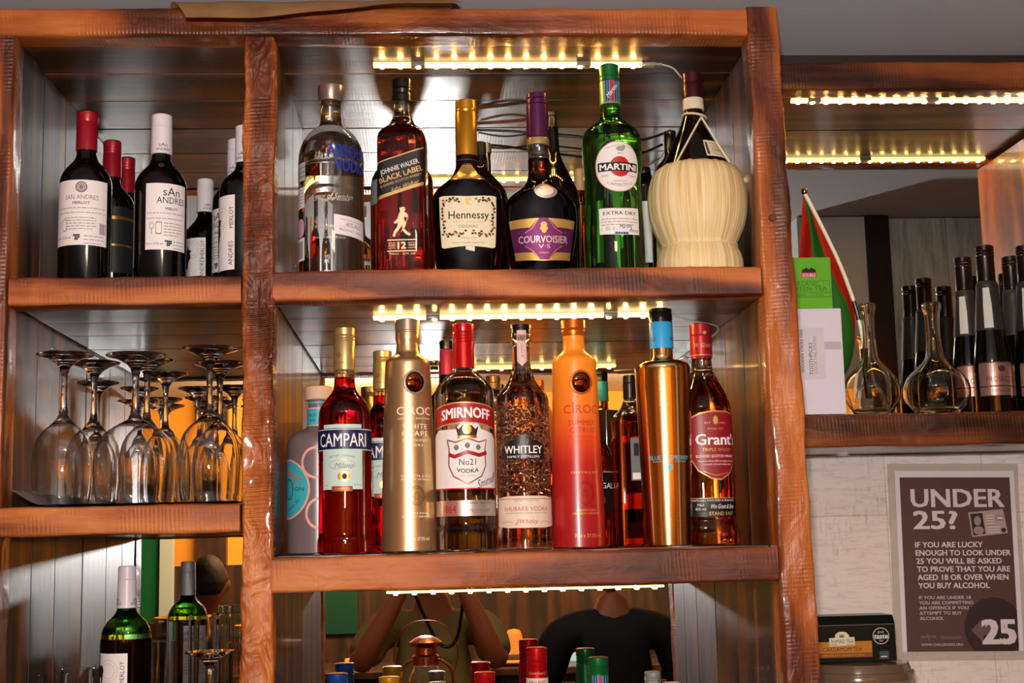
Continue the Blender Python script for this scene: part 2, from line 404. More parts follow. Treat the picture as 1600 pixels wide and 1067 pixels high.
class Bottle:
    def __init__(s, name, label, cat, cx, Y, shelf, prof, group=None, flat=1., N=2., body=None, opaque=True, hollow=.0022,
                 liquid=None, level=None, seg=48, rz=0., body_name='glass_body', top_in=0., ymid=None):
        """prof: (photo y, half width px) from the top of the body down to just above its base"""
        s.Y = Y; s.cx = cx; ym = ymid or (prof[0][0]+prof[-1][0])/2
        s.X = W(cx, ym, Y).x; s.z0 = shelf; s.s = mpp(cx, ym, Y)
        s.root = thing(name, label, cat, (s.X, Y, shelf), group)
        s.root.rotation_euler = (0, 0, rz)
        s.pr = prof
        zs = [s.zy(y) for y, h in prof][::-1]; rs = [h*s.s for y, h in prof][::-1]
        if zs[0] > .0005: zs = [0.]+zs; rs = [rs[0]]+rs
        else: zs[0] = 0.
        s.sec = Sec(zs, rs, flat, N); s.top = zs[-1]
        if liquid:
            zl = s.zy(level); bm = bmesh.new(); sec_mesh(bm, s.sec, 0., zl, 0., seg); s.body = link(body_name, bm, liquid, s.root, True, 40)
            bm = bmesh.new(); sec_mesh(bm, s.sec, zl+.0002, s.top, 0., seg, hollow=hollow, foot=0, top_in=top_in); link('clear_neck', bm, body, s.root, True, 40)
        elif body:
            bm = bmesh.new(); sec_mesh(bm, s.sec, 0., s.top, 0., seg, hollow=0 if opaque else hollow, top_in=top_in)
            s.body = link(body_name, bm, body, s.root, True, 40)
    def zy(s, y): return W(s.cx, y, s.Y).z-s.z0
    def cap(s, prof, m, name='cap', seg=40, ridges=None, parent=None):
        """prof (y, half width) top down"""
        P = [(h*s.s, s.zy(y)) for y, h in prof][::-1]; Q = []
        for (r, z) in P: Q.append((r, z))
        bm = bmesh.new(); out = []
        for i, (r, z) in enumerate(Q):
            out.append((r, z))
        r, z = out[-1]; out[-1] = (r, z-.0012); out += [(r-.0004, z-.0004), (r-.0014, z)]
        lathe(bm, out, seg); return link(name, bm, m, parent or s.root, True, 30)
    def label(s, name, els, rot=0., y_ref=None, parent=None, **kw):
        zr = s.zy(y_ref) if y_ref else None
        ys = [p[1] for e in els for p in el_mesh(e)[0]]; ym = (min(ys)+max(ys))/2
        ths, L = s.sec.arcs(zr if zr is not None else s.zy(ym)); th0 = math.radians(rot); L0 = interp(th0, ths, L)
        def f(u, y, off):
            th = interp(L0+u*s.s, L, ths); return s.sec.pt(th, s.zy(y), off)
        return paint(name, els, f, parent or s.root, **kw)
    def front(s, u, y, off=0., rot=0.):
        ths, L = s.sec.arcs(s.zy(y)); th = interp(interp(math.radians(rot), ths, L)+u*s.s, L, ths); return s.sec.pt(th, s.zy(y), off)
# ------------------------------------------------------------------ the setting
Z = lambda z: ZC+z
def structure(name, a, b, m): o = box(name, a, b, m); o['kind'] = 'structure'; return o
M_FLOOR = wood('worn_floor_boards', 'Y', [(.2, '#1b100a'), (.5, '#3a2415'), (.8, '#55361f')], rough=.5, bump=.2, seed=8)
M_OCH = mat('ochre_wall_paint', '#cc8a2c', .7); t = NT(M_OCH); t.bump(t.noise(t.coords((30, 30, 30)), 3, 3), .2, .002)
M_DKW = wood('dark_wainscot_wood', 'Z', [(.2, '#120804'), (.5, '#2c150a'), (.8, '#45230f')], rough=.5, bump=.2, seed=6)
# whitewashed board panels on the wall by the poster
M_WW = mat('whitewashed_board_wallpaper', '#cfc6bd', .75); t = NT(M_WW)
v = t.coords((1, 1, 1))
br = t.n('ShaderNodeTexBrick'); br.offset = .37; br.offset_frequency = 2
mp = t.coords((1, 1, 1), rot=(PI/2, 0, PI/2), loc=(.0, .075, 0)); t.l(mp, br.inputs[0])
br.inputs['Scale'].default_value = 1.; br.inputs['Brick Width'].default_value = .62; br.inputs['Row Height'].default_value = .165
br.inputs['Mortar Size'].default_value = .0008; br.inputs['Mortar Smooth'].default_value = .6; br.inputs['Bias'].default_value = 0
br.inputs['Color1'].default_value = (*C('#f2e6df'), 1); br.inputs['Color2'].default_value = (*C('#e2d4cc'), 1); br.inputs['Mortar'].default_value = (*C('#b5a79d'), 1)
sc1 = t.noise(t.coords((18, 18, 120)), 1.6, 5, .7, .6); sc2 = t.noise(t.coords((90, 90, 20)), 1.5, 5, .75)
k1 = t.ramp(sc1, [(.50, (0, 0, 0)), (.66, (1, 1, 1))]); k2 = t.ramp(t.noise(t.coords((6, 6, 6)), 1.6, 3), [(.44, (0, 0, 0)), (.62, (1, 1, 1))])
k3 = t.ramp(sc2, [(.53, (0, 0, 0)), (.68, (1, 1, 1))])
c_ = t.mix(br.outputs[0], '#8d837c', t.math('MULTIPLY', k1, .28)); c_ = t.mix(c_, '#6f665f', t.math('MULTIPLY', t.math('MULTIPLY', k3, k2), .5))
t.color(c_); t.bump(sc1, .2, .001)
M_GW = mat('grey_washed_boards', '#8d8f88', .7); t = NT(M_GW)
t.color(t.ramp(t.noise(t.coords((25, 25, 3)), 2, 5, .7), [(.3, '#8a8980'), (.5, '#b9b9b0'), (.7, '#d6d6cc')]))
RX0, RX1, RY0, RY1 = -2.7, 2.9, -4.2, .5
structure('floor', (RX0, RY0, -.08), (RX1, RY1, 0), M_FLOOR)
structure('ceiling', (RX0, RY0, Z(.738)), (RX1, RY1, Z(.82)), M_CEIL)
structure('wall_back', (RX0, .46, 0), (RX1, RY1, Z(.738)), M_WW)
structure('wall_left', (RX0-.1, RY0, 0), (RX0, RY1, Z(.738)), M_OCH)
structure('wall_right', (RX1, RY0, 0), (RX1+.1, RY1, Z(.738)), M_OCH)
structure('wall_front', (RX0, RY0-.1, 0), (RX1, RY0, Z(.738)), M_OCH)
box('trim_1', (RX0, RY0, 0), (RX1, RY0+.03, Z(-.08)), M_DKW)['kind'] = 'structure'
for i in range(5):
    x = RX0+.35+i*1.22; box('trim_%d' % (i+2), (x, RY0+.001, Z(-.08)), (x+.14, RY0+.05, Z(.735)), M_DKW)['kind'] = 'structure'
# green door with a pale frame in the opposite wall
M_GRN = mat('dark_green_paint', '#0d5a38', .4); M_PALE = mat('pale_blue_paint', '#a9bccb', .5)
dx0 = -1.62; d_ = box('door_1', (dx0, RY0+.032, .02), (dx0+.32, RY0+.07, Z(.3)), M_GRN); d_['kind'] = 'structure'
for i, x in enumerate((dx0-.06, dx0+.32)): box('trim_%d' % (8+i), (x, RY0+.032, 0), (x+.06, RY0+.09, Z(.34)), M_PALE)['kind'] = 'structure'
# return partition at the right of the bar, seen in the right hand mirror
tag(box('trim_11', (.95, -.52, 0), (1.02, -.44, Z(.735)), mat('white_gloss_paint', '#c9c8c4', .4)), kind='structure')
tag(box('trim_12', (1.02, -.53, 0), (1.075, -.43, Z(.735)), M_DKW), kind='structure')
tag(box('wall_side', (1.075, -.50, 0), (1.62, -.46, Z(.735)), M_GW), kind='structure')
tag(box('trim_13', (1.22, -.505, 0), (1.235, -.455, Z(.735)), mat('white_gloss_paint'), ), kind='structure')
tag(box('trim_14', (.86, -.52, Z(.62)), (.95, -.44, Z(.735)), M_CEIL), kind='structure')
# ------------------------------------------------------------------ the shelving unit
YM = .435                                    # face of the mirror
XL0, XL1 = -.592, -.545; XC0, XC1 = -.244, -.202; XR0, XR1 = .4465, .4905
unit = thing('shelving_unit', 'chunky orange-stained timber back-bar shelving unit of open compartments', 'shelving unit', ((XL0+XR1)/2, .2, Z(-.5)))
def U(o):
    o.parent = unit; o.matrix_parent_inverse = Matrix.Translation(-unit.location); return o
FD = .05                                    # depth of the front timbers
U(bar('post', 'Z', Z(-.5), Z(.682), (XL0, XL1), (0, FD), M_BV, seed=1.))
U(bar('post', 'Z', Z(-.5), Z(.6815), (XC0, XC1), (0, FD), M_BVC, seed=2., amp=.0042, step=.006))
U(bar('post', 'Z', Z(-.5), Z(.724), (XR0+.008, XR1+.014), (0, FD), M_BV, seed=3., amp=.0032, end=((XR0-.003, XR1-.003), (0, FD))))
U(bar('top_beam', 'X', -.75, XR0-.0035, (0, FD), (Z(.6825), Z(.722)), M_BH, seed=4., amp=.002))
def shelf(x0, x1, z0, z1, seed, xb=None):
    o = U(bar('shelf', 'X', x0, x1, (0.0, FD), (Z(z0), Z(z1-.0022)), M_BH2, seed=seed, amp=.0022))
    bm = bmesh.new(); ys = [FD+.0005, .168, .288, YM-.0015]
    for a, b in zip(ys, ys[1:]): add_box(bm, (x0+.001, a+.0008, Z(z0+.003)), ((xb or x1)-.001, b-.0008, Z(z1-.0006)), 0, .0012)
    ob = link('shelf_boards', bm, M_PH, o, False); return o
shelf(XC1-.002, XR0-.001, .3195, .3620, 5., XR0+.0062)
shelf(XC1-.002, XR0+.003, -.0585, -.0105, 6., XR0+.0062)
shelf(XL1+.001, XC0-.001, .3170, .3570, 7., XC1-.0155)
shelf(XL1-.03, XC0-.001, .0200, .0600, 8., XC1-.0155)
bm = bmesh.new(); ys = [FD+.0005, .165, .29, YM-.0015]
for a, b in zip(ys, ys[1:]): add_box(bm, (XL0-.15, a+.0008, Z(.6860)), (XR0+.0095, b-.0008, Z(.7100)), 0, .0012)
U(link('ceiling_boards', bm, M_PH, None, False))
def side_panel(x0, x1, z0, z1, end=None):
    bm = bmesh.new(); ys = [FD+.001, .155, .275, YM-.0015]
    for a, b in zip(ys, ys[1:]): add_box(bm, (x0, a+.0008, z0), (x1, b-.0008, z1), 0, .0012)
    return U(link('side_panel', bm, M_PV, None, False))
side_panel(XL0+.001, XL1-.003, Z(-.5), Z(.6855)); side_panel(XC1-.0155, XC1-.003, Z(-.5), Z(.6855)); side_panel(XR0+.006, XR1-.001, Z(-.5), Z(.684))
M_KNOB = mat('wooden_plug_dark', '#5a2a10', .5)
for px, py in ((210, 33), (1176, 46), (1208, 224), (1207, 340)):
    p = W(px, py, -.0005); bm = bmesh.new(); lathe(bm, [(.0052, -.0016), (.0052, .0008), (.0044, .0016)], 20)
    for v_ in bm.verts: v_.co = Vector((p.x+v_.co.x, -.0002-v_.co.z, p.z+v_.co.y))
    U(link('wooden_plug', bm, M_KNOB))
mi = box('mirror', (-.78, YM, Z(-.49)), (XR1+.004, YM+.006, Z(.705)), M_MIR)
tag(mi, 'tall mirror covering the back of the timber shelf compartments', 'mirror')
# right hand bay, set further back
YB = .2
bay = thing('wall_shelf_bay', 'shallow dark-stained wooden shelf bay to the right, carrying decanters and prosecco', 'shelving unit', (.9, .3, Z(.12)))
def B(o): o.parent = bay; o.matrix_parent_inverse = Matrix.Translation(-bay.location); return o
BX0 = XR1+.0125; BX1 = 1.03
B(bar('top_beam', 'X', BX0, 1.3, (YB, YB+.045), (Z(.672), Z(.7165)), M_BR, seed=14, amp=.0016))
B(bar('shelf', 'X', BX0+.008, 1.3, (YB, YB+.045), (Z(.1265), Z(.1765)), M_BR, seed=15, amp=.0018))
bm = bmesh.new(); add_box(bm, (BX0, YB+.046, Z(.679)), (1.3, YM-.0015, Z(.71)), 0, .001); B(link('ceiling_board', bm, M_PH, None, False))
bm = bmesh.new(); add_box(bm, (BX0+.008, YB+.046, Z(.130)), (1.3, YM-.0015, Z(.1745)), 0, .001); B(link('shelf_board', bm, M_PH, None, False))
B(box('end_panel', (BX1, YB+.002, Z(.1775)), (BX1+.04, YM-.0015, Z(.6715)), M_ORW, bev=.002))
tag(box('mirror', (BX0+.002, YM, Z(.1275)), (BX1+.35, YM+.006, Z(.7025)), M_MIR), 'wide low mirror behind the decanters and prosecco bottles', 'mirror')
structure('trim_20', (BX0, YB+.03, Z(.718)), (1.4, .46, Z(.737)), mat('gap_shade_brown', '#2a1a14', .6))  # dark strip whose colour stands in for shade in the gap above the beam
# worktop under everything
M_TOP = wood('worktop_wood', 'X', BEAMD, rough=.35, seed=3)
tag(box('worktop', (-1.2, -.12, Z(-.55)), (1.6, .458, Z(-.502)), M_TOP, bev=.004), 'long stained wooden back counter running below the shelving', 'counter')
cb = thing('counter_cabinet', 'dark wooden cupboard row standing under the back counter', 'cabinet', (.2, .15, 0))
box('carcass', (-1.4, -.04, 0), (1.4, .29, Z(-.551)), M_DKW, cb)
cb.children[0].location = (0, 0, 0)
for i in range(5):
    dd = box('door', (-1.36+i*.55, -.062, .08), (-.85+i*.55, -.041, 1.0), M_DKW, cb, bev=.004)
    box('handle', (-1.12+i*.55, -.085, .88), (-1.08+i*.55, -.0625, .9), mat('brushed_steel', '#b5b5b5', .3, 1.), dd, bev=.002)
tag(box('step_shelf', (XL1+.003, .06, Z(-.372)), (XC0-.003, YM-.004, Z(-.3365)), M_TOP, bev=.003), 'raised wooden ledge under the left wine bottle and tumblers', 'shelf')
for q in ((XL1+.003, XL1+.03), (XC0-.03, XC0-.003)):
    o = box('step_leg', (q[0], .07, Z(-.5015)), (q[1], YM-.02, Z(-.3725)), M_TOP, bpy.data.objects['step_shelf'])
tag(box('riser_block', (.52, .2, Z(-.5015)), (.95, .445, Z(-.33)), M_TOP, bev=.003), 'wooden block lifting the round tub beside the poster', 'shelf')
# kraft sheet on top of the unit
M_KRAFT = mat('brown_kraft_paper', '#c99b66', .75); t = NT(M_KRAFT); t.color(t.ramp(t.noise(t.coords((8, 8, 8)), 2, 4), [(.35, '#bd8f5c'), (.65, '#d4a873')])); t.bump(t.noise(t.coords((12, 12, 12)), 1.2, 2), .6, .006)
def kraft():
    bm = bmesh.new(); NU, NV = 40, 16; g = []
    for i in range(NU+1):
        u = i/NU; row = []
        pf = W(290+u*430, 27-19*smooth(u*1.2)+(4*math.sin(u*5)), -.075)
        for j in range(NV+1):
            v_ = j/NV
            if v_ < .45: y = .16-.16*(v_/.45); z = Z(.7275); x = W(265+u*440, 5, 0).x
            else:
                k = (v_-.45)/.55; y = -.075*k; z = Z(.7275)*(1-k**1.6)+pf.z*k**1.6; x = W(265+u*440, 5, 0).x*(1-k)+pf.x*k
            row.append(Vector((x, y, z+.0008*math.sin(u*19+v_*6)*(1 if v_ > .5 else .2))))
        g.append(row)
    V = [[bm.verts.new(p) for p in r] for r in g]
    for i in range(NU):
        for j in range(NV): bm.faces.new((V[i][j], V[i+1][j], V[i+1][j+1], V[i][j+1]))
    r = bmesh.ops.solidify(bm, geom=bm.faces[:], thickness=.0008)
    return tag(link('kraft_sheet', bm, M_KRAFT), 'brown kraft paper sheet drooping over the top beam under the ceiling', 'paper')
kraft()
# ------------------------------------------------------------------ LED strips
M_SLEEVE = mat('warm_led_sleeve', '#fff0c0', .3, emit='#ffe08a', es=2.2)
M_LED = mat('warm_led_diode', '#ffffff', .3, emit='#ffbe62', es=170.)
M_CLEAR = mat('clear_end_plastic', '#e8e4d8', .1, trans=.8); M_CLIP = mat('grey_strip_clip', '#6e6a62', .3)
def strip(label, p0, p1, n, Y, zt, clips=(), end=None, th=1.):
    """row of diodes in a clear sleeve under a board whose underside is at zt"""
    x0, x1 = p0, p1; zt = zt-.0006
    s = thing('led_light_strip', label+'', 'light strip', ((x0+x1)/2, Y, zt), 'warm LED light strips under the boards')
    bm = bmesh.new(); add_box(bm, (x0-s.location.x, -.005, -.0062*th), (x1-s.location.x, .005, 0), 0, .0015*th); link('sleeve', bm, M_SLEEVE, s)
    for i in range(n):
        x = x0+(x1-x0)*(i+.5)/n-s.location.x; bm = bmesh.new()
        add_box(bm, (x-.0028, -.0062, -.0062*th-.002), (x+.0028, .0022, -.0062*th+.0002), 0, .0008); link('diode', bm, M_LED, s)
    for c in clips:
        bm = bmesh.new(); x = x0+(x1-x0)*c-s.location.x; add_box(bm, (x-.010, -.0085, -.0068), (x+.010, .0085, -.0001), 0, .0008); link('clip', bm, M_CLIP, s)
    if end:
        bm = bmesh.new(); x = x1-s.location.x; add_box(bm, (x+.0003, -.005, -.0062), (x+.02, .005, -.0002), 0, .0012)
        add_box(bm, (x+.0205, -.003, -.005), (x+.030, .003, -.0008), 0, .001); link('end_connector', bm, M_CLEAR, s)
    return s
xu0, xu1 = W(583, 100, .118).x, W(1003, 100, .118).x
strip('upper light strip of warm diodes above the tall spirits', xu0, xu1, 15, .118, Z(.686), (.165, .78), True)
xm0, xm1 = W(583, 493, .145).x, W(1045, 493, .145).x
strip('middle light strip of warm diodes above the gold and orange bottles', xm0, xm1, 17, .145, Z(.3225), (.2, .8))
xb0, xb1 = W(603, 918, .012).x, W(1040, 912, .012).x
strip('lower light strip along the front edge of the bottom shelf', xb0, xb1, 15, .028, Z(-.0592), (), None, .45)
strip('right light strip of warm diodes over the decanter bay', W(1236, 160, .265).x, 1.02, 20, .265, Z(.679), (.08, .5))
# cables
M_CAB = mat('black_cable', '#0b0b0b', .35); M_WIRE = mat('white_wire', '#c9c2b2', .4)
def cable(name, label, pts, rad, m, grp=None):
    bm = bmesh.new(); tube(bm, curve_pts(pts, 8), rad, 8); return tag(link(name, bm, m), label, 'cable', grp)
cable('power_cable', 'black cable looping across the mirror in the upper compartment', [W(745, 203, .395), W(800, 205, .39), W(850, 210, .385), W(905, 214, .38), W(955, 222, .385), W(1010, 217, .39), W(1048, 204, .395)], .0022, M_CAB)
cable('power_cable', 'second thinner black cable drooping behind the cognac bottles', [W(748, 207, .398), W(790, 213, .4), W(850, 208, .4), W(930, 216, .4), W(985, 226, .4)], .0016, M_CAB)
cable('strip_wire', 'white wire from the upper light strip to the right side panel', [W(1035, 101, .11), W(1052, 107, .12), W(1068, 124, .14), W(1086, 130, .2), W(1094, 140, .24), W(1086, 158, .3), W(1076, 176, .36)], .0012, M_WIRE)
cable('strip_wire', 'white wire looping in the top right corner of the middle compartment', [W(1050, 493, .12), W(1085, 502, .16), W(1116, 508, .22), W(1122, 516, .27), W(1108, 530, .33), W(1096, 545, .38)], .0013, M_WIRE)
# ------------------------------------------------------------------ materials of the bottles
WHITE = mat('label_white_paper', '#e6dfdc', .55); CREAM = mat('label_cream_paper', '#e3d8b4', .55); INK = mat('black_print', '#131211', .6); GREYINK = mat('grey_print', '#77706c', .6)
GOLDP = mat('gold_foil_print', '#c99a4a', .3, .9); WHP = mat('white_print', '#f0ece8', .5); REDP = mat('red_print', '#c01a1a', .45)
DKG = mat('dark_wine_glass', '#060504', .06, spec=.6); BLKG = mat('black_bottle_glass', '#0a0706', .05, spec=.6)
CLR = mat('clear_glass', '#f4f6f4', .0, trans=1., ior=1.47); GRNG = mat('green_glass', '#8fdf72', .0, trans=1., ior=1.47); 
WHISKY = mat('amber_whisky', '#dc7a2c', .0, trans=1., ior=1.36); DARKWHISKY = mat('deep_amber_whisky', '#d2501c', .0, trans=1., ior=1.36)
CAMP = mat('crimson_liqueur', '#e00a22', .0, trans=1., ior=1.36); COGN = mat('dark_cognac', '#6e2208', .0, trans=1., ior=1.36)
GREENL = mat('green_tinted_vermouth', '#58c234', .0, trans=1., ior=1.36); WATER = mat('clear_spirit', '#f7f7f4', .0, trans=1., ior=1.34); PINKL = mat('pale_pink_spirit', '#f2b8a2', .0, trans=1., ior=1.34)
WINE = mat('red_wine_liquid', '#0c0203', .05)
def foil(name, c, r=.3, m_=.75): return mat(name, c, r, m_)
REDCAP = mat('wine_red_capsule', '#9c1226', .35, .25, coat=.3); WHCAP = mat('white_screwcap', '#dcd6d8', .35, coat=.2); BLKCAP = mat('black_plastic_cap', '#0e0d0d', .3, coat=.3)
GOLDCAP = foil('gold_screwcap', '#d9bd7e'); GOLDCAP2 = foil('rich_gold_cap', '#d99a2c'); REDSC = mat('bright_red_screwcap', '#c50f16', .28, .45, coat=.4)
S1 = Z(.3620); S2 = Z(-.0102); SL1 = Z(.3572); SL2 = Z(.0620)
def ridged(y0, y1, hw, n=3, bead=.5, top=3):
    """screwcap outline: knurled head, then beads"""
    P = [(y0, hw-1.2), (y0+1, hw), (y0+(y1-y0)*.16, hw)]
    for i in range(n):
        y = y0+(y1-y0)*(.2+.07*i); P += [(y, hw-bead), (y+1.2, hw)]
    return P+[(y1, hw+.2)]
def wine_profile(top, base_y, cap_hw, body_hw, sh0, sh1):
    return [(top, cap_hw-1), (sh0, cap_hw-.6), (sh0+(sh1-sh0)*.25, cap_hw+2.5), (sh0+(sh1-sh0)*.5, body_hw*.68), (sh0+(sh1-sh0)*.75, body_hw*.88), (sh1, body_hw*.98), (sh1+10, body_hw), (base_y, body_hw)]
# ------------------------------------------------------------------ wine on the left upper shelf
def small_print(u0, u1, y0, y1, rows, m=GREYINK, seed=1, wd=1.0):
    rnd = random.Random(seed); out = []
    for i in range(rows):
        y = y0+(y1-y0)*i/max(1, rows-1); u = u0
        end = u1-(rnd.random()*.25*(u1-u0) if i == rows-1 else 0)
        while u < end:
            L = min(rnd.uniform(2.5, 8), end-u); out.append(el_rect(u, u+L, y-wd/2, y+wd/2, m)); u += L+1.3
    return out
def grid_mark(u, y, s, m=INK):
    out = []
    for i, row in enumerate(('1111', '0111', '0110')):
        for j, c in enumerate(row):
            if c == '1': out.append(el_disc(u+(j-1.5)*s*.3, y+(i-1)*s*.34, s*.17, s*.17, m, 8))
    return out
b = Bottle('wine_bottle', 'red-capped merlot bottle with a white printed label, front left of the top shelf', 'bottle', 133.5, .075, SL1,
           wine_profile(222, 432, 15.5, 40, 240, 284), 'red-capsuled wine bottles', body=DKG)
b.cap([(176, 15), (178, 16.5), (192, 16.3), (193, 15.8), (194, 16.4), (237, 16.6)], REDCAP, 'capsule')
b.cap([(175.2, 15.2), (176.6, 16.0), (178.2, 16.2)], BLKCAP, 'capsule_top')
els = [el_rect(-46, 46, 291, 391, WHITE), el_disc(3, 302, 9, 8.6, GREYINK), el_ring(3, 302, 6.5, 6.2, .8, WHITE), el_ring(3, 302, 4, 3.8, .8, WHITE),
       el_text('SAN ANDRES', 3, 317, 7.2, GREYINK, w=52), el_text('MERLOT', 3, 326, 4.2, INK, w=26, bold=.02)]
els += small_print(-42, 42, 334, 341, 2) + small_print(-24, 26, 349, 366, 5, seed=3)
els += [el_ring(-33, 358, 3.2, 5, .7, GREYINK), el_rect(-33.4, -32.6, 363, 370, GREYINK), el_rrect(-27, -19, 351, 369, 2, GREYINK), el_rrect(-26.2, -19.8, 352, 368, 1.6, WHITE)]
els += [el_rect(32+i*1.7, 32.9+i*1.7, 356, 373, INK) for i in range(7)] + [el_text('75cl e 13.5% vol', -26, 379, 4, INK, w=28)] + grid_mark(-3, 379, 9) + small_print(8, 40, 377, 388, 3, seed=5)
b.label('label', els, rot=0)
for (lab, cx, Y, tp, cb_, hwc, hb, s0, s1_) in (('red-capped dark wine bottle standing second behind the labelled merlot', 173.5, .2, 222, 279, 14.2, 36, 283, 320),
                                              ('deep red-capped wine bottle, rearmost of the red-capped ones', 197, .31, 248, 303, 12.6, 32, 307, 340)):
    b = Bottle('wine_bottle', lab, 'bottle', cx, Y, SL1, wine_profile(tp+40, 436, hwc-.7, hb, s0, s1_), 'red-capsuled wine bottles', body=DKG)
    b.cap(ridged(tp, cb_, hwc), REDCAP, 'capsule'); b.cap([(tp-.8, hwc-1), (tp+1, hwc-.4), (tp+2, hwc-.2)], BLKCAP, 'capsule_top')
    b.label('label', [el_rect(-30, 30, 330, 432, mat('black_wine_label', '#16171a', .5)), el_rect(-24, 24, 345, 350, GOLDP), el_rect(-20, 20, 388, 391, GOLDP)], rot=40)
def white_wine(label, cx, Y, shelf, top, capb, hwc, hb, s0, s1_, ymax, labs, body=DKG, cap=WHCAP, capsule_text=18, **kw):
    b = Bottle('wine_bottle', label, 'bottle', cx, Y, shelf, wine_profile(top+(capb-top)*.6, ymax, hwc-1, hb, s0, s1_), 'white-capped merlot bottles', body=body, **kw)
    k = hb/39.5
    b.cap([(top, hwc-1.5), (top+1.5, hwc-.3), (top+18*k, hwc-.3), (top+18.8*k, hwc-1), (top+20*k, hwc), (capb, hwc+.2)], cap, 'capsule')
    sec = Sec([0, b.top+.001, b.top+.1], [hwc*b.s]*3)
    cs = b.sec; b.sec = sec
    b.label('capsule_print', [el_text('sAn', 0, capb-13*k, 5.5*k, INK, w=13*k), el_text('ANDRES', 0, capb-6*k, 4.2*k, INK, w=21*k)], rot=capsule_text, base=.0006)
    b.sec = cs
    for l in labs: l(b, k)
    return b
def back_label(rot, y0, y1, cut=0):
    def f(b, k):
        h = y1-y0; yy = lambda q: y0+h*q
        e = [el_rect(-34*k, 34*k, y0, y1, WHITE), el_text('sAn', 6*k, yy(.12), 13*k, INK, w=27*k), el_text('ANDRES', 6*k, yy(.25), 10*k, INK, w=46*k), el_text('MERLOT', 6*k, yy(.38), 4*k, INK, w=20*k, bold=.02)]
        e += small_print(-32*k, 30*k, yy(.45), yy(.53), 2, seed=4) + small_print(-6*k, 24*k, yy(.6), yy(.78), 5, seed=6)
        e += [el_ring(-24*k, yy(.64), 3.4*k, 5*k, .7, GREYINK), el_rect(-24.5*k, -23.6*k, yy(.69), yy(.77), GREYINK), el_rrect(-18*k, -9*k, yy(.58), yy(.77), 2*k, GREYINK), el_rrect(-17.2*k, -9.8*k, yy(.595), yy(.755), 1.7*k, WHITE)]
        e += [el_text('75cl e 13.5% vol', -20*k, yy(.91), 4*k, INK, w=26*k)] + grid_mark(1*k, yy(.9), 9*k) + small_print(9*k, 30*k, yy(.87), yy(.97), 3, seed=8)
        b.label('back_label', e, rot=rot)
    return f
def front_label(rot, y0, y1, bull=True):
    def f(b, k):
        h = y1-y0; yy = lambda q: y0+h*q
        e = [el_rect(-26*k, 26*k, y0, y1, WHITE), el_ring(0, yy(.30), 17*k, 17*k, .8, mat('pale_print', '#c9b8a8', .6)), el_ring(0, yy(.30), 12*k, 12*k, .8, mat('pale_print'))]
        e += [el_text('MERLOT', 20*k, yy(.3), 7*k, INK, w=34*k, rot=-PI/2), el_text('ANDRES', 19*k, yy(.78), 8*k, INK, w=38*k, rot=-PI/2)]
        bp = [(-26, .42), (-15, .30), (-11, .20), (-9, .30), (-2, .32), (-6, .40), (-4, .5), (-10, .62), (-12, .8), (-17, .8), (-17, .62), (-26, .64)]
        e += [el_poly([(u*k, yy(q)) for u, q in bp], INK)]
        b.label('front_label', e, rot=rot)
    return f
white_wine('white-capped merlot bottle with a large white back label, middle of the upper left compartment', 251, .08, SL1, 181, 243, 16.2, 39.8, 247, 288, 432, [back_label(27, 296, 398), front_label(-103, 300, 420)], capsule_text=20)
white_wine('small-looking white-capped merlot bottle standing far back by the mirror', 320, .37, SL1, 281, 333, 13, 31.5, 336, 370, 437, [front_label(-26, 378, 437), back_label(140, 370, 437)], capsule_text=30)
white_wine('white-capped merlot bottle half hidden by the middle post, the nearer one', 382, .1, SL1, 198, 256, 15, 39, 258, 296, 432, [front_label(-52, 313, 428)], capsule_text=-10)
white_wine('white-capped merlot bottle half hidden by the middle post, the one behind', 368.5, .24, SL1, 219, 277, 14, 36, 279, 312, 434, [back_label(-48, 332, 430)], capsule_text=-10)
# ------------------------------------------------------------------ tall spirits on the upper shelf
# vodka bottle with blue lettering
b = Bottle('vodka_bottle', 'clear round-shouldered vodka bottle with blue lettering and silver cap', 'bottle', 517.5, .085, S1,
           [(158, 15.5), (162, 16.5), (164, 15.6), (196, 17.5), (200, 21), (205, 28), (212, 36), (222, 43), (234, 48), (248, 50.5), (260, 51), (425, 51)], body=CLR, opaque=False, liquid=WATER, level=268, body_name='clear_bottle')
b.cap([(135, 19), (136.2, 19.8), (152, 19.8), (153, 19.2), (160, 18.6)], mat('pewter_cap', '#a79a96', .28, .8))
BLUEP = mat('cobalt_blue_print', '#15348f', .4)
b.label('blue_lettering', [el_text('ABSOLUT', 24, 248, 19, BLUEP, w=88, bold=.05), el_text('VODKA', 24, 270, 18, BLUEP, w=62, bold=.05)], rot=18)
SIL = mat('silver_script_print', '#cfc9bd', .35, .6)
b.label('script_print', [el_text('Country of Sweden', 0, 318+16*k, 9, SIL, w=78, shear=.4) if k == 0 else el_text(('This superb vodka', 'is distilled from grain', 'grown in the rich fields')[k-1], 0, 306+17*k+(24 if k > 1 else 0), 4.6, SIL, w=70-6*k, shear=.4) for k in range(4)], rot=0)
b.label('price_sticker', [el_rect(-30, 30, 349, 379, WHITE, 3), el_text('40% ALC', 4, 362, 7, GREYINK, w=30, rot=.1), el_text('imported and bottled', 2, 355, 2.4, GREYINK, w=44, rot=.1), el_text('PRODUCT 100CL', 0, 371, 3, BLUEP, w=44, rot=.1)], rot=42)
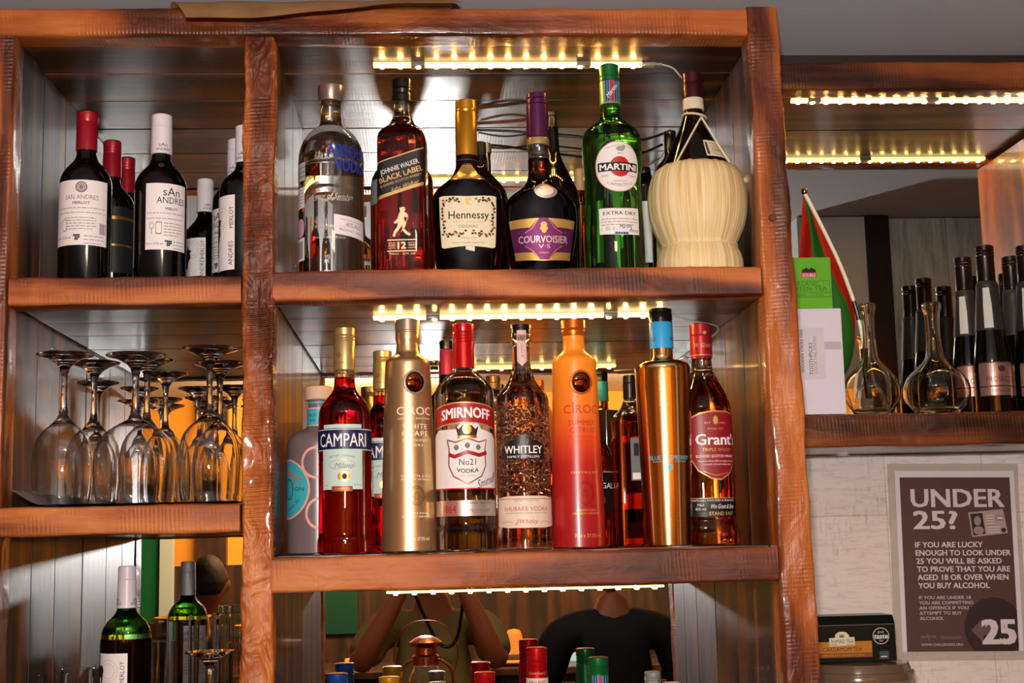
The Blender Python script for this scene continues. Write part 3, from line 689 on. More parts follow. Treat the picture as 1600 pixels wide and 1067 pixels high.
b.label('side_labels', [el_rrect(-11, 11, 348, 377, 10, mat('pink_sticker', '#d79ab4', .5)), el_rect(-14, 12, 300, 332, WHITE), el_rect(-14, 12, 378, 413, WHITE)]+[el_rect(-11+i*2.4, -9.6+i*2.4, 383, 409, INK) for i in range(8)]+small_print(-11, 9, 304, 328, 6, seed=2)+[el_rect(-16, 14, 262, 290, mat('pale_grid_label', '#b8b8be', .5))]+[el_rect(-16, 14, y, y+1, INK) for y in (269, 276, 283)], rot=-62)
# square whisky, slanted black label
b = Bottle('whisky_bottle', 'tall square amber whisky bottle with a slanted black label', 'bottle', 629.5, .085, S1,
           [(150, 13.6), (158, 13.2), (170, 13.2), (182, 14.8), (194, 20), (204, 28), (212, 34.5), (219, 37), (230, 37.6), (425, 37.6)], N=6, rz=math.radians(-5), body=CLR, opaque=False, liquid=DARKWHISKY, level=201, body_name='clear_bottle')
b.cap([(124, 13.6), (125.6, 15), (139, 15.2), (140, 14.4), (142, 15.4), (148, 14.6), (150, 15.8), (160, 15.6)], BLKCAP)
BLKL = mat('black_paper_label', '#141112', .45); GOLDT = mat('gold_lettering', '#c8a66a', .45, .4)
sk = -11.6
e = [el_poly([(-38, 263), (38, 240), (38, 298), (-38, 321)], GOLDT), el_poly([(-38, 265), (38, 242), (38, 293), (-38, 316)], BLKL)]
ra = -math.atan2(23, 76)
e += [el_text('JOHNNIE WALKER.', -1, 270, 7.6, WHP, w=62, rot=ra), el_text('BLACK LABEL', 1, 281.5, 8.4, GOLDT, w=70, rot=ra, bold=.03), el_text('BLENDED SCOTCH WHISKY', 1, 291, 3.6, GOLDT, w=66, rot=ra), el_text('John Walker', 6, 300, 7, GOLDT, w=46, rot=ra, shear=.5)]
b.label('slanted_label', e, rot=0, y_ref=300)
b.label('slanted_label_side', [el_poly([(-34, 286), (36, 264), (36, 322), (-34, 342)], BLKL)], rot=-90, y_ref=300)
CRM = mat('cream_gold_print', '#e8cfa0', .45, .2)
man = [(2, 332), (5, 333), (6, 337), (4, 340), (8, 342), (10, 346), (8, 349), (4, 347), (4, 352), (7, 358), (4, 366), (9, 371), (14, 374), (12, 377), (6, 374), (1, 368), (1, 360), (-3, 366), (-9, 373), (-10, 378), (-14, 377), (-12, 370), (-7, 363), (-5, 356), (-10, 358), (-12, 356), (-6, 350), (-4, 343), (-2, 339), (-3, 334)]
e = [el_poly([(u, y) for u, y in man], CRM), el_line([(10, 348), (5, 360), (-1, 371)], .9, CRM), el_rect(-22, 22, 382, 383.6, CRM), el_rect(-22, 22, 399, 400.6, CRM), el_text('12', 0, 391, 10.5, CRM, w=13, bold=.05),
     el_text('AGED', -15, 391, 4, CRM, w=11), el_text('YEARS', 15, 391, 4, CRM, w=11), el_rect(-21, -9, 387, 387.6, CRM), el_rect(-21, -9, 395, 395.6, CRM), el_rect(9, 21, 387, 387.6, CRM), el_rect(9, 21, 395, 395.6, CRM), el_text('700ml   40% vol', 0, 404, 2.6, CRM, w=40)]
b.label('front_print', e, rot=2, y_ref=380)
b = Bottle('whisky_bottle', 'amber whisky bottle with a pale label edge, half hidden behind the square one', 'bottle', 629, .22, S1,
           [(222, 11), (250, 13), (262, 30), (270, 42), (285, 48), (330, 50), (425, 50)], body=DARKWHISKY, opaque=True, body_name='amber_glass')
b.cap([(200, 11), (202, 12), (240, 12)], BLKCAP)
b.label('label', [el_rect(-22, 40, 287, 325, mat('dull_grey_label', '#8b8a8c', .5)), el_text('8', -12, 306, 16, INK)], rot=-62)
b.label('black_neck_band', [el_rect(-60, 40, 265, 287, BLKL)], rot=-50)
# cognac, cream label
b = Bottle('cognac_bottle', 'broad dark cognac bottle with a cream vine-leaf label and gold cap', 'bottle', 730.5, .09, S1,
           [(240, 16.6), (250, 17.2), (260, 17.3), (270, 20.5), (279, 26), (287, 35), (294, 44), (302, 51), (312, 54), (330, 54.4), (370, 54), (400, 52.5), (425, 50)], flat=.62, N=2.4, body=COGN, body_name='dark_glass', opaque=True)
b.cap([(158, 15), (159.5, 16.3), (172, 16.6), (173, 16), (174.5, 16.8), (177, 16), (178.5, 16.9), (245, 17.2)], GOLDCAP2)
b.cap([(245.5, 16.9), (254, 17.3)], mat('grey_neck_foil', '#6e6c6a', .35, .7), 'neck_foil')
b.label('neck_seal', [el_poly([(-10, 262), (10, 262), (24, 285), (12, 288), (-12, 288), (-24, 285)], mat('gold_neck_medal', '#e9c877', .3, .8))], rot=0, dy=3.)
GL = mat('bronze_leaf_print', '#7a4a26', .5, .3)
e = [el_poly([(-46, 314), (-40, 313), (0, 315), (40, 313), (46, 314), (45, 352), (43, 392), (38, 394), (0, 391), (-38, 394), (-43, 392), (-45, 352)], CREAM)]
rnd = random.Random(5)
for sgn in (-1, 1):
    path = [(sgn*u, y) for u, y in ((14, 321), (22, 319), (30, 320), (36, 322), (40, 330), (40, 340), (39, 350), (39, 360), (37, 370), (30, 374), (22, 371), (14, 374), (7, 370))]
    e.append(el_line(path, .8, GL))
    for i, (u, y) in enumerate(path):
        for q in (-1, 1):
            a = rnd.uniform(0, 6); e.append(el_disc(u+2.6*math.cos(a), y+q*2.2, 2.2, 1.7, GL if rnd.random() < .6 else INK, 7))
    for i in range(len(path)-1):
        u = (path[i][0]+path[i+1][0])/2; y = (path[i][1]+path[i+1][1])/2; e.append(el_disc(u, y+rnd.uniform(-2, 2), 1.7, 1.7, INK if i % 2 else GL, 7))
e += [el_poly([(-5, 318), (4, 317), (6, 320), (1, 323), (5, 329), (-3, 327)], mat('gold_lettering')), el_text('Hennessy', 1, 343, 12.5, INK, w=62, bold=.012), el_text('VERY SPECIAL', 0, 354, 3.6, GOLDT, w=48), el_text('COGNAC', 0, 361, 4.4, GREYINK, w=30, bold=.01), el_text('DEPUIS 1765', 0, 379, 2.2, GREYINK, w=22), el_text('Produced and bottled in Cognac, France', 0, 386, 2.2, INK, w=50)]
b.label('label', e, rot=0, y_ref=350)
b = Bottle('spirit_bottle', 'near-black bottle standing behind the gold-capped cognac', 'bottle', 752, .21, S1,
           [(240, 8.5), (262, 10), (278, 22), (292, 34), (305, 41), (330, 43), (425, 42)], body=BLKG)
b.cap([(222, 8), (224, 9.6), (244, 9.8)], BLKCAP)
b = Bottle('spirit_bottle', 'dark bottle with a dull silver stopper in the rear of the upper compartment', 'bottle', 762, .33, S1,
           [(238, 6), (275, 7), (290, 20), (302, 30), (320, 33), (425, 33)], body=BLKG)
b.cap([(224, 7.2), (225.5, 8), (240, 8)], mat('dull_silver_cap', '#8d8a88', .4, .8))
# cognac, purple label
b = Bottle('cognac_bottle', 'pear-shaped cognac bottle with a purple and gold label and purple cap', 'bottle', 843, .09, S1,
           [(226, 16.8), (240, 16.6), (262, 16.4), (276, 17.2), (286, 20.5), (294, 28), (302, 38), (311, 48), (321, 55), (332, 58.4), (346, 58.8), (365, 57), (390, 53), (410, 49), (425, 47)], flat=.72, N=2.2, body=CLR, opaque=False, liquid=COGN, level=250, body_name='clear_bottle')
PUR = mat('purple_foil', '#5d2452', .3, .6, coat=.3)
b.cap([(147, 14.5), (148.5, 16.2), (155, 16.4), (156, 15.4), (158, 16.8), (164, 16.8), (165, 15.8), (166.5, 17), (217, 17.6)], PUR)
b.cap([(217.5, 17.7), (228.5, 17.9)], GOLDCAP, 'neck_band')
b.label('seal', [el_disc(7, 307, 18, 13, mat('silver_seal', '#cdb9a8', .3, .7)), el_disc(7, 307, 12, 8.5, mat('pale_seal_face', '#efe0d2', .4, .3))], rot=0, dy=3., base=.0012)
PL = mat('purple_label', '#5a1c50', .4, .3); GB = mat('gold_label_band', '#d2aa5c', .35, .6)
e = [el_poly([(-54, 352), (0, 350), (54, 352), (49, 413), (0, 416), (-49, 413)], GB), el_poly([(-53, 365), (0, 364), (53, 365), (50, 401), (0, 404), (-50, 401)], PL),
     el_poly([(-7, 350), (8, 350), (28, 372), (28, 392), (8, 414), (-7, 414), (-27, 392), (-27, 372)], mat('bright_purple_panel', '#7a2a6c', .4, .3)),
     el_line([(8, 351), (18, 366), (30, 373)], .9, GB), el_line([(-7, 351), (-17, 366), (-29, 373)], .9, GB), el_line([(30, 392), (18, 400), (8, 413)], .9, GB), el_line([(-29, 392), (-17, 400), (-7, 413)], .9, GB),
     el_disc(1, 360, 5, 4, GB, 12), el_disc(1, 366, 6, 4.4, GB, 12), el_disc(1, 371, 3.6, 2.4, GB, 10), el_text('COURVOISIER', 0, 382.5, 11, mat('silver_lettering', '#d8c8c4', .35, .5), w=78, bold=.02), el_text('V·S', 1, 393.5, 6.5, mat('silver_lettering'), w=18), el_text('COGNAC', 1, 403.5, 2.6, GB, w=14)]
b.label('label', e, rot=2, y_ref=380)
b = Bottle('spirit_bottle', 'tall black long-necked bottle rising behind the purple-capped cognac', 'bottle', 865, .2, S1,
           [(200, 10), (235, 11.5), (255, 17), (272, 25), (290, 34), (305, 39), (325, 41), (425, 41)], body=BLKG)
b.cap([(175, 8.2), (177, 9), (183, 9), (184, 8), (220, 9.6)], BLKCAP)
b = Bottle('spirit_bottle', 'amber bottle with a beige capsule glimpsed left of the green vermouth', 'bottle', 908, .34, S1,
           [(290, 7.5), (300, 9), (312, 17), (325, 21), (425, 21)], body=WHISKY, body_name='amber_glass')
b.cap([(264, 7.6), (266, 8.6), (300, 8.8)], mat('beige_capsule', '#a58a66', .45))
# vermouth
b = Bottle('vermouth_bottle', 'green vermouth bottle with a round white label and striped neck', 'bottle', 957.5, .085, S1,
           [(150, 15), (166, 15.4), (180, 16), (188, 18.5), (194, 25), (200, 34), (207, 41.5), (216, 45.5), (228, 46.5), (250, 46), (290, 44.5), (320, 44.5), (350, 45.5), (395, 46.4), (425, 46.5)], body=GRNG, opaque=False, liquid=GREENL, level=206, body_name='green_glass')
b.cap([(103, 14.6), (104.5, 15.8), (121, 15.9), (122, 15.2), (123.5, 16.2), (128.5, 16.2)], mat('green_screwcap', '#0f6b35', .35, .3, coat=.3))
b.cap([(129, 16), (165.5, 16.6)], mat('silver_green_band', '#8fae7c', .35, .5), 'neck_band')
ns = Sec([0, b.top+.2], [16.7*b.s]*2); cs = b.sec; b.sec = ns
NAVY = mat('navy_print', '#1c2a5c', .4); SKY = mat('sky_blue_print', '#4a9ac9', .4)
b.label('neck_stripes', [el_rect(-11, 11, 130, 163, SKY)]+[el_rect(u, u+w_, 130, 163, m_) for u, w_, m_ in ((-10, 2, INK), (-6.5, 2, NAVY), (-3, 6, REDP), (4.5, 2, INK), (8, 2, NAVY))]+[el_text('Martini', 0, 146, 7, WHP, w=26, rot=-.9, shear=.4)], rot=4, base=.0005)
b.sec = cs
e = [el_disc(0, 272, 37.5, 38.5, mat('pink_gold_rim', '#d9a08c', .4, .3), 40), el_disc(0, 272, 36.3, 37.3, WHITE, 40), el_disc(2, 272, 16, 15.5, REDP, 30), el_rect(-33, 33, 265.5, 279, INK), el_text('MARTINI', 0, 272.3, 9.5, WHP, w=60, bold=.035),
     el_text('Rosso', -22, 285, 4, GREYINK, w=11, shear=.4), el_text('Pronto', 22, 285, 4, GREYINK, w=13, shear=.4), el_text("L'APERITIVO", 2, 300, 4.2, GREYINK, w=40, arc=-4.), el_text('VERMOUTH', 2, 294, 2.4, GREYINK, w=22),
     el_text('1863', 2, 252, 2.6, INK, w=7), el_disc(3, 245, 7, 4, mat('grey_crest_print', '#9aa08c', .5), 9), el_disc(8, 242, 3, 3, mat('grey_crest_print'), 8), el_text('MARTINI & ROSSI TORINO', 2, 240, 2.6, mat('grey_crest_print'), w=44, arc=5.)]
b.label('round_label', e, rot=5, y_ref=272)
e = [el_poly([(-34, 335), (0, 336), (34, 334), (33, 375), (0, 377), (-33, 375)], WHITE), el_text('EXTRA DRY', 0, 343, 5.6, INK, w=54, bold=.01)]+small_print(-30, 30, 352, 361, 3, seed=9)+[el_text('L', -29, 367, 4, GREYINK), el_ring(-20, 367, 3, 3, .6, GREYINK), el_text('M', -20, 367, 3, GREYINK), el_text('$', -11, 367, 4, GREYINK), el_text('Martini', 8, 363, 7, INK, w=22, shear=.5, rot=-.1), el_text('Rossi', 22, 369, 6, INK, w=18, shear=.5)]
e += [el_rect(-10, 12, 372.5, 376, SKY)]+[el_rect(-8+i*4, -6+i*4, 372.5, 376, (INK, NAVY, REDP, INK, NAVY)[i]) for i in range(5)]
b.label('lower_label', e, rot=5, y_ref=355)
for (lab, cx, Y, tp, hb, wl) in (('dark bottle with a pale lower label behind the straw flask', 1051, .24, 205, 34, 1), ('short dark bottle with a white label between the vermouth and the straw flask', 1010, .33, 262, 25, 2)):
    b = Bottle('wine_bottle', lab, 'bottle', cx, Y, S1, [(tp+20, 8.5), (tp+38, 9.5), (tp+58, hb*.7), (tp+80, hb*.97), (tp+95, hb), (425, hb)] if wl == 1 else [(tp+8, 9), (tp+16, 12), (tp+26, hb*.9), (tp+34, hb), (425, hb)], body=BLKG)
    b.cap(ridged(tp, tp+30 if wl == 1 else tp+10, 9.5), BLKCAP)
    b.label('label', [el_rect(-22, 22, 320, 415, mat('pale_blue_label', '#c3ccd4', .5) if wl == 2 else mat('mottled_green_label', '#8f9a76', .5))], rot=-25 if wl == 1 else 0)
# straw flask
b = Bottle('straw_wine_flask', 'round wine flask in a plaited straw basket at the right end of the shelf', 'bottle', 1090, .082, S1,
           [(165, 14), (176, 14.5), (186, 17.5), (200, 23), (217, 31), (235, 40), (250, 48), (262, 55), (272, 61), (290, 68), (330, 71), (365, 62), (385, 52), (425, 50)], body=DKG, ymid=330)
b.cap([(115, 13.6), (117, 15.4), (130, 15.6), (131, 15), (132.5, 15.9), (155, 16)], mat('burgundy_capsule', '#421019', .35, .4, coat=.3), 'capsule')
b.cap([(155.4, 16.4), (173.6, 16.8)], mat('cream_neck_band', '#d8cbb2', .5), 'neck_band')
STRAW = mat('plaited_straw', '#e6cf9a', .55); t = NT(STRAW)
tc = t.n('ShaderNodeTexCoord'); sx = t.n('ShaderNodeSeparateXYZ'); t.l(tc.outputs['Object'], sx.inputs[0])
an = t.math('ARCTAN2', sx.outputs[0], sx.outputs[1]); cx_ = t.n('ShaderNodeCombineXYZ'); t.l(t.math('MULTIPLY', an, 5.), cx_.inputs[0]); t.l(t.math('MULTIPLY', sx.outputs[2], 2.5), cx_.inputs[2])
f1 = t.noise(cx_.outputs[0], 2.2, 4, .7); t.color(t.ramp(f1, [(.3, '#c79a5c'), (.45, '#e0c48a'), (.6, '#ecd9a8'), (.75, '#f3e6c2')]))
cx2 = t.n('ShaderNodeCombineXYZ'); t.l(t.math('MULTIPLY', an, 22.), cx2.inputs[0]); t.l(t.math('MULTIPLY', sx.outputs[2], 2.), cx2.inputs[2]); t.bump(t.noise(cx2.outputs[0], 1.6, 3, .6), .6, .002)
def basket():
    pts = [(263, 56), (268, 63), (278, 69.5), (295, 74.5), (313, 76.5), (335, 75.5), (355, 71), (372, 64), (383, 58.5), (387, 57.5), (391, 59), (400, 63.5), (414, 66.5), (426, 66.8)]
    zs = [b.zy(y) for y, h in pts][::-1]; rs = [h*b.s for y, h in pts][::-1]; zs[0] = 0.0; f = pchip(zs, rs); bm = bmesh.new(); seg = 150; R = []
    K = 44
    for j in range(K+1):
        z = zs[0]+(zs[-1]-zs[0])*j/K; ring = []
        for i in range(seg):
            a = 2*PI*i/seg; w_ = abs(math.sin(a*17+1.2*noise.noise(Vector((math.cos(a)*3, math.sin(a)*3, z*8)))))
            r = f(z)+.0006*w_-.0002+.0011*noise.noise(Vector((math.cos(a)*9, math.sin(a)*9, z*6)))
            zz = z + (.0018*noise.noise(Vector((math.cos(a)*7, math.sin(a)*7, 3))) if j == K else 0)
            ring.append(bm.verts.new((r*math.cos(a), r*math.sin(a), zz)))
        R.append(ring)
    for A, B_ in zip(R, R[1:]):
        for i in range(seg): bm.faces.new((A[i], A[(i+1) % seg], B_[(i+1) % seg], B_[i]))
    top = [bm.verts.new((v_.co.x*.93, v_.co.y*.93, v_.co.z+.0005)) for v_ in R[-1]]
    for i in range(seg): bm.faces.new((R[-1][i], R[-1][(i+1) % seg], top[(i+1) % seg], top[i]))
    bm.faces.new(R[0]); return link('straw_basket', bm, STRAW, b.root, True, 60)
basket()
CORD = mat('raffia_cord', '#e0cfa6', .6)
bm = bmesh.new(); zw = b.zy(387)
tube(bm, [((58.4*b.s+.0008)*math.cos(a), (58.4*b.s+.0008)*math.sin(a), zw+.0015*math.sin(a)) for a in [2*PI*i/60 for i in range(61)]], .0014, 6); link('waist_cord', bm, CORD, b.root)
def surf(u, y, off=.0012):
    th = math.asin(clamp(u*b.s/b.sec.f(b.zy(y)), -1, 1)); return b.sec.pt(th, b.zy(y), off)
bm = bmesh.new()
tube(bm, [b.sec.pt(a, b.zy(183+3*math.sin(a*1.)), .0018) for a in [2*PI*i/40 for i in range(41)]], .0016, 6)
tube(bm, [surf(8-u*46, 188+u*78) for u in [i/14 for i in range(15)]], .0014, 6)
tube(bm, [surf(8+u*38, 188+u*74) for u in [i/14 for i in range(15)]], .0014, 6)
link('neck_cord', bm, CORD, b.root)
b.label('small_label', [el_rect(-23, 23, 229, 257, CREAM, 0), el_rect(-21, -17, 232, 254, mat('dark_green_print', '#3a4a34', .5))]+small_print(-13, 19, 234, 252, 5, seed=12)+[el_text('CHIANTI', 3, 244, 4, GREYINK, w=26)], rot=38, y_ref=244, dy=3.)
# ------------------------------------------------------------------ the middle shelf
# gin with a round blue label, frosted square-shouldered bottle
FROST = mat('smoky_frosted_glass', '#8f7f80', .28, trans=.45, ior=1.45); TEAL = mat('teal_label', '#3aa7b4', .45); PINKRIM = mat('salmon_pink_rim', '#e0a196', .45)
b = Bottle('gin_bottle', 'squat frosted gin bottle with a round teal label and wooden stopper, at the left end', 'bottle', 498, .15, S2,
           [(622, 15), (628, 15.5), (660, 16.5), (667, 18), (672, 26), (677, 38), (684, 46), (694, 48.5), (862, 49)], body=FROST, body_name='frosted_glass')
b.cap([(604.5, 20), (606, 21.5), (624, 21.5), (625.5, 20.5)], mat('pale_wood_stopper', '#cfae8e', .6), 'stopper')
ns = Sec([0, b.top+.2], [17.2*b.s]*2); cs = b.sec; b.sec = ns
b.label('neck_label', [el_rect(-25, 25, 629, 632, TEAL), el_rect(-25, 25, 638, 667, PINKRIM), el_rect(-25, 25, 640, 665, TEAL), el_text('MALFY', -4, 650, 5, INK, w=15), el_text('GIN', -4, 658, 4, INK, w=9)], rot=-15, base=.0006); b.sec = cs
for k, (u, y) in enumerate(((26, 725), (32, 803), (34, 650))):
    if k < 2: b.label('pink_ring', [el_ring(0, y, 24, 25, 4, PINKRIM)], rot=(0, 8)[k])
b.label('round_label', [el_disc(0, 765, 47, 47, PINKRIM, 40), el_disc(0, 765, 44, 44, TEAL, 40), el_text('MALFY', 10, 742, 12, mat('orange_print', '#c7632e', .5), w=50, rot=.5, bold=.02), el_text('GIN', 28, 765, 6, INK, w=18), el_ring(4, 765, 12, 16, 1.5, INK), el_text('41% vol  70cl', 16, 790, 4.5, INK, w=30, rot=-.6)], rot=-66, y_ref=765)
# crimson aperitif twice
def campari(label, cx, Y, k, yt, rot):
    q = lambda y: yt+(y-512.5)*k
    b = Bottle('aperitif_bottle', label, 'bottle', cx, Y, S2, [(q(578), 15.5*k), (q(590), 16.2*k), (q(604), 16.8*k), (q(611), 19*k), (q(618), 24*k), (q(626), 31*k), (q(635), 37*k), (q(645), 40*k), (q(660), 41*k), (q(838), 41.5*k), (q(845), 43.2*k), (q(860), 43.4*k)],
               'crimson aperitif bottles', body=CLR, opaque=False, liquid=CAMP, level=q(591), body_name='crimson_body')
    b.cap([(q(512.5), 15*k), (q(514), 16.4*k), (q(524), 16.4*k), (q(525), 15.7*k), (q(526.5), 16.6*k), (q(529), 15.9*k), (q(530.5), 16.8*k), (q(533), 16*k), (q(534.5), 16.8*k), (q(579), 17.2*k)], GOLDCAP)
    s_ = Sec([0, b.top+.2], [17*k*b.s]*2); cs = b.sec; b.sec = s_
    b.label('cap_crest', [el_disc(0, q(556), 5*k, 5*k, mat('dull_gold_print', '#8e6d33', .5, .4), 10), el_text('CAMPARI', 0, q(568), 3.4*k, mat('dull_gold_print'), w=18*k)], rot=-30, base=.0007); b.sec = cs
    DB = mat('dark_blue_label', '#161c4a', .4); PB = mat('pale_green_blue_label', '#bcd3ca', .5)
    e = [el_rect(-32*k, 32*k, q(666), q(673), PB), el_rect(-70*k, 70*k, q(672), q(707), DB), el_rect(-70*k, 70*k, q(673.2), q(674.2), WHP), el_rect(-70*k, 70*k, q(704.6), q(705.6), WHP), el_rect(-33*k, 33*k, q(704), q(766), PB),
         el_text('CAMPARI', 0, q(689.5), 21*k, WHP, w=82*k, bold=.008), el_text('BITTER CAMPARI', 0, q(714), 3.2*k, GREYINK, w=40*k, arc=2.5*k), el_text('Milano', 3*k, q(729), 9*k, GREYINK, w=30*k, shear=.5), el_ring(0, q(728), 21*k, 8*k, .8, GOLDT),
         el_disc(3*k, q(746), 10*k, 8*k, GOLDP, 9), el_disc(4*k, q(746), 4*k, 5*k, INK, 8), el_text('70cl', -26*k, q(759), 2.6*k, GREYINK, w=7*k), el_text('25% vol', 24*k, q(759), 2.6*k, GREYINK, w=12*k),
         el_rect(-16*k, 16*k, q(761), q(769), mat('brass_red_plate', '#a8401e', .4, .3)), el_text('CAMPARI', 0, q(765), 3.6*k, GOLDT, w=22*k)]
    b.label('label', e, rot=rot); b.label('embossed_name', [el_text('CAMPARI', 0, q(815), 8*k, CAMP, w=50*k), el_rect(-30*k, 30*k, q(845), q(846.5), CAMP)], rot=rot, base=.0009)
    return b
campari('crimson aperitif bottle with a white-lettered blue band, in the front row', 539, .075, 1, 512.5, -3)
campari('crimson aperitif bottle standing behind, between the front one and the gold bottle', 599, .235, .9, 548.5, 2)
# tall sprayed vodka bottles with a domed medallion
def ciroc(label, cx, m, body_name, lines, ink, seal, capm, rot, prof, neck, kk=1., cap_h=None):
    b = Bottle('vodka_bottle', label, 'bottle', cx, .08, S2, prof, body=m, body_name=body_name)
    b.cap(cap_h, capm, 'stopper')
    med = mat('polished_copper_dome', '#8c4a2a', .04, 1.)
    yc = 601; th = math.radians(rot); p = b.front(0, yc, .0, rot); r = 17.5*b.s
    nrm = Vector((math.sin(th), -math.cos(th), 0)); side = Vector((math.cos(th), math.sin(th), 0))
    def disc(name, R, h0, dome, m_):
        bm = bmesh.new(); rings = []
        for q, hh in [(1., -.004), (1., h0)]+[(math.cos(a), h0+dome*math.sin(a)) for a in [PI/2*i/8 for i in range(1, 8)]]:
            rings.append([bm.verts.new(p+nrm*hh+side*(R*q*math.cos(2*PI*k/36))+Vector((0, 0, R*1.1*q*math.sin(2*PI*k/36)))) for k in range(36)])
        for A, B_ in zip(rings, rings[1:]):
            for i in range(36): bm.faces.new((A[i], A[(i+1) % 36], B_[(i+1) % 36], B_[i]))
        bm.faces.new(rings[0]); bm.faces.new(rings[-1]); return link(name, bm, m_, b.root, True, 50)
    o = disc('medallion_rim', r, .0012, .0006, capm if not isinstance(m, str) else m); disc('medallion', r*.84, .0016, .0035, med).parent = b.root
    [b.label(nm, lines[a:z], rot=rot, y_ref=720) for nm, a, z in (('name_lettering', 0, 6 if m is GOLDM else 5), ('middle_lettering', 6 if m is GOLDM else 5, 8 if m is GOLDM else 6), ('foot_lettering', -3, -1), ('volume_lettering', -1, None))]; b.label('oval_seal', seal, rot=rot, y_ref=776)
    return b
GOLDM = mat('satin_gold_lacquer', '#d8b684', .3, .85); PALEG = mat('pale_gold_print', '#f8ecd4', .6, .0)
def ovals(y, m_, w_=13, h=15): return [el_ring(0, y, w_, h, 1.3, m_), el_ring(0, y, w_-3, h-3, .9, m_), el_line([(-4, y+9), (0, y-8), (4, y+9)], 1, m_), el_line([(-6, y+2), (0, y+6), (6, y+2), (2, y-5), (-2, y-5), (-6, y+2)], 1, m_)]
ciroc('tall satin-gold vodka bottle with a copper dome medallion', 638.5, GOLDM, 'gold_lacquered_body',
      [el_text('CÎROC', 0, 645, 13, PALEG, w=62), el_text('LIMITED EDITION', 0, 657, 3.2, PALEG, w=56, spacing=1.2), el_text('WHITE', 0, 669, 8, PALEG, w=42, spacing=1.15), el_text('GRAPE', 0, 680, 8, PALEG, w=44, spacing=1.15), el_text('FLAVOURED', 0, 690.5, 4, PALEG, w=40, spacing=1.2), el_text('VODKA', 0, 698, 4, PALEG, w=26, spacing=1.2),
       el_text('DISTILLED', 2, 745.5, 3.2, PALEG, w=50, spacing=1.2), el_text('PRODUCT OF FRANCE', 2, 751, 2.4, PALEG, w=50), el_text('FROM FINE', 0, 803, 2.8, PALEG, w=34), el_text('FRENCH GRAPES', 0, 808, 2.6, PALEG, w=44), el_text('70cl e 37.5% vol', 2, 842, 5.5, PALEG, w=34)], PALEG, ovals(776, mat('embossed_gold', '#9a7336', .3, .8)),
      mat('beige_metal_stopper', '#a08d78', .35, .6), 17, [(516, 18.6), (521, 19), (532, 19), (535, 17.6), (548, 18), (554, 20), (559, 27), (563, 32.5), (569, 35.4), (580, 35.8), (700, 40), (800, 42.8), (862, 44)], None,
      cap_h=[(499.5, 17.6), (501, 19.4), (517, 19.4), (518, 18.6), (521, 19.2)])
# gradient lacquer, red at the foot to orange at the neck
M_GRAD = mat('orange_to_red_lacquer', '#d04010', .33, coat=.2); t = NT(M_GRAD); tc = t.n('ShaderNodeTexCoord'); sx = t.n('ShaderNodeSeparateXYZ'); t.l(tc.outputs['Object'], sx.inputs[0])
mr = t.n('ShaderNodeMapRange'); t.l(sx.outputs[2], mr.inputs[0]); mr.inputs[1].default_value = 0; mr.inputs[2].default_value = .31
t.color(t.ramp(mr.outputs[0], [(0, '#98141a'), (.36, '#b4221c'), (.47, '#dd4a1c'), (.62, '#f07a20'), (.85, '#f79422'), (1, '#e88a20')]))
ORI = mat('dark_orange_print', '#b63a1c', .4); GLI = mat('bright_gold_print', '#d9a05a', .4, .3)
ciroc('tall orange-to-red vodka bottle with a copper dome medallion', 900.5, M_GRAD, 'lacquered_body',
      [el_text('CÎROC', 0, 642, 14, ORI, w=62), el_text('SUMMER', 0, 663, 8, ORI, w=46, spacing=1.1, bold=.02), el_text('CITRUS', 0, 674.5, 8, ORI, w=42, spacing=1.1, bold=.02), el_text('FLAVOURED', 0, 685, 4, ORI, w=44, spacing=1.2), el_text('VODKA', 0, 691.5, 4, ORI, w=28, spacing=1.2),
       el_text('DISTILLED', 2, 740, 3.2, GLI, w=44), el_text('FROM FINE', 2, 798, 3, GLI, w=30), el_text('FRENCH GRAPES', 2, 803, 3, GLI, w=42), el_text('70cl e 37.5% vol', 4, 837, 6, GLI, w=42)], ORI, ovals(772, mat('dark_red_seal', '#7c1014', .3), 15, 18),
      mat('burnt_orange_metal', '#d06a18', .3, .6), 10, [(512, 16.5), (526, 17.5), (531, 17), (546, 17.6), (551, 20), (555, 26), (559, 31), (564, 34), (572, 35), (600, 35.4), (700, 38.2), (800, 41), (858, 42)], None,
      cap_h=[(500, 17.5), (501.5, 19), (514, 19.2), (516, 18), (518, 19), (524, 18.4), (526, 17.8)])
# hidden bottles behind
b = Bottle('vodka_bottle', 'clear vodka bottle with a white label, mostly hidden behind the gold and red-capped bottles', 'bottle', 716, .21, S2, [(600, 13), (612, 17), (626, 32), (640, 36), (858, 36)], body=CLR, opaque=False, liquid=WATER, level=630, body_name='clear_body')
b.cap([(585, 12), (587, 13), (602, 13)], REDSC); b.label('label', [el_rect(-40, 40, 656, 762, WHITE), el_ring(0, 700, 16, 20, 2, GREYINK)], rot=-20)
b = Bottle('wine_bottle', 'dark wine bottle with a pinkish red capsule, rising behind the red-capped vodka', 'bottle', 699.5, .31, S2, [(575, 9.5), (592, 10), (606, 15), (620, 25), (636, 31), (856, 31)], body=DKG)
b.cap([(532, 9), (533.5, 10.4), (546, 10.2)], BLKCAP, 'capsule_top'); b.cap([(546.2, 10.4), (586, 10.6)], mat('coral_red_capsule', '#b83246', .4, .2), 'capsule')
b = Bottle('spirit_bottle', 'small clear bottle with a dark gold cap between the red-capped and pink vodkas', 'bottle', 773, .3, S2, [(604, 9.5), (612, 11), (620, 18), (632, 24), (855, 24)], body=CLR, opaque=False, liquid=WATER, level=640, body_name='clear_body')
b.cap([(587, 10), (588.5, 11.4), (598, 11.4), (599, 10.4), (606, 11)], mat('antique_gold_cap', '#8a6a34', .35, .8))
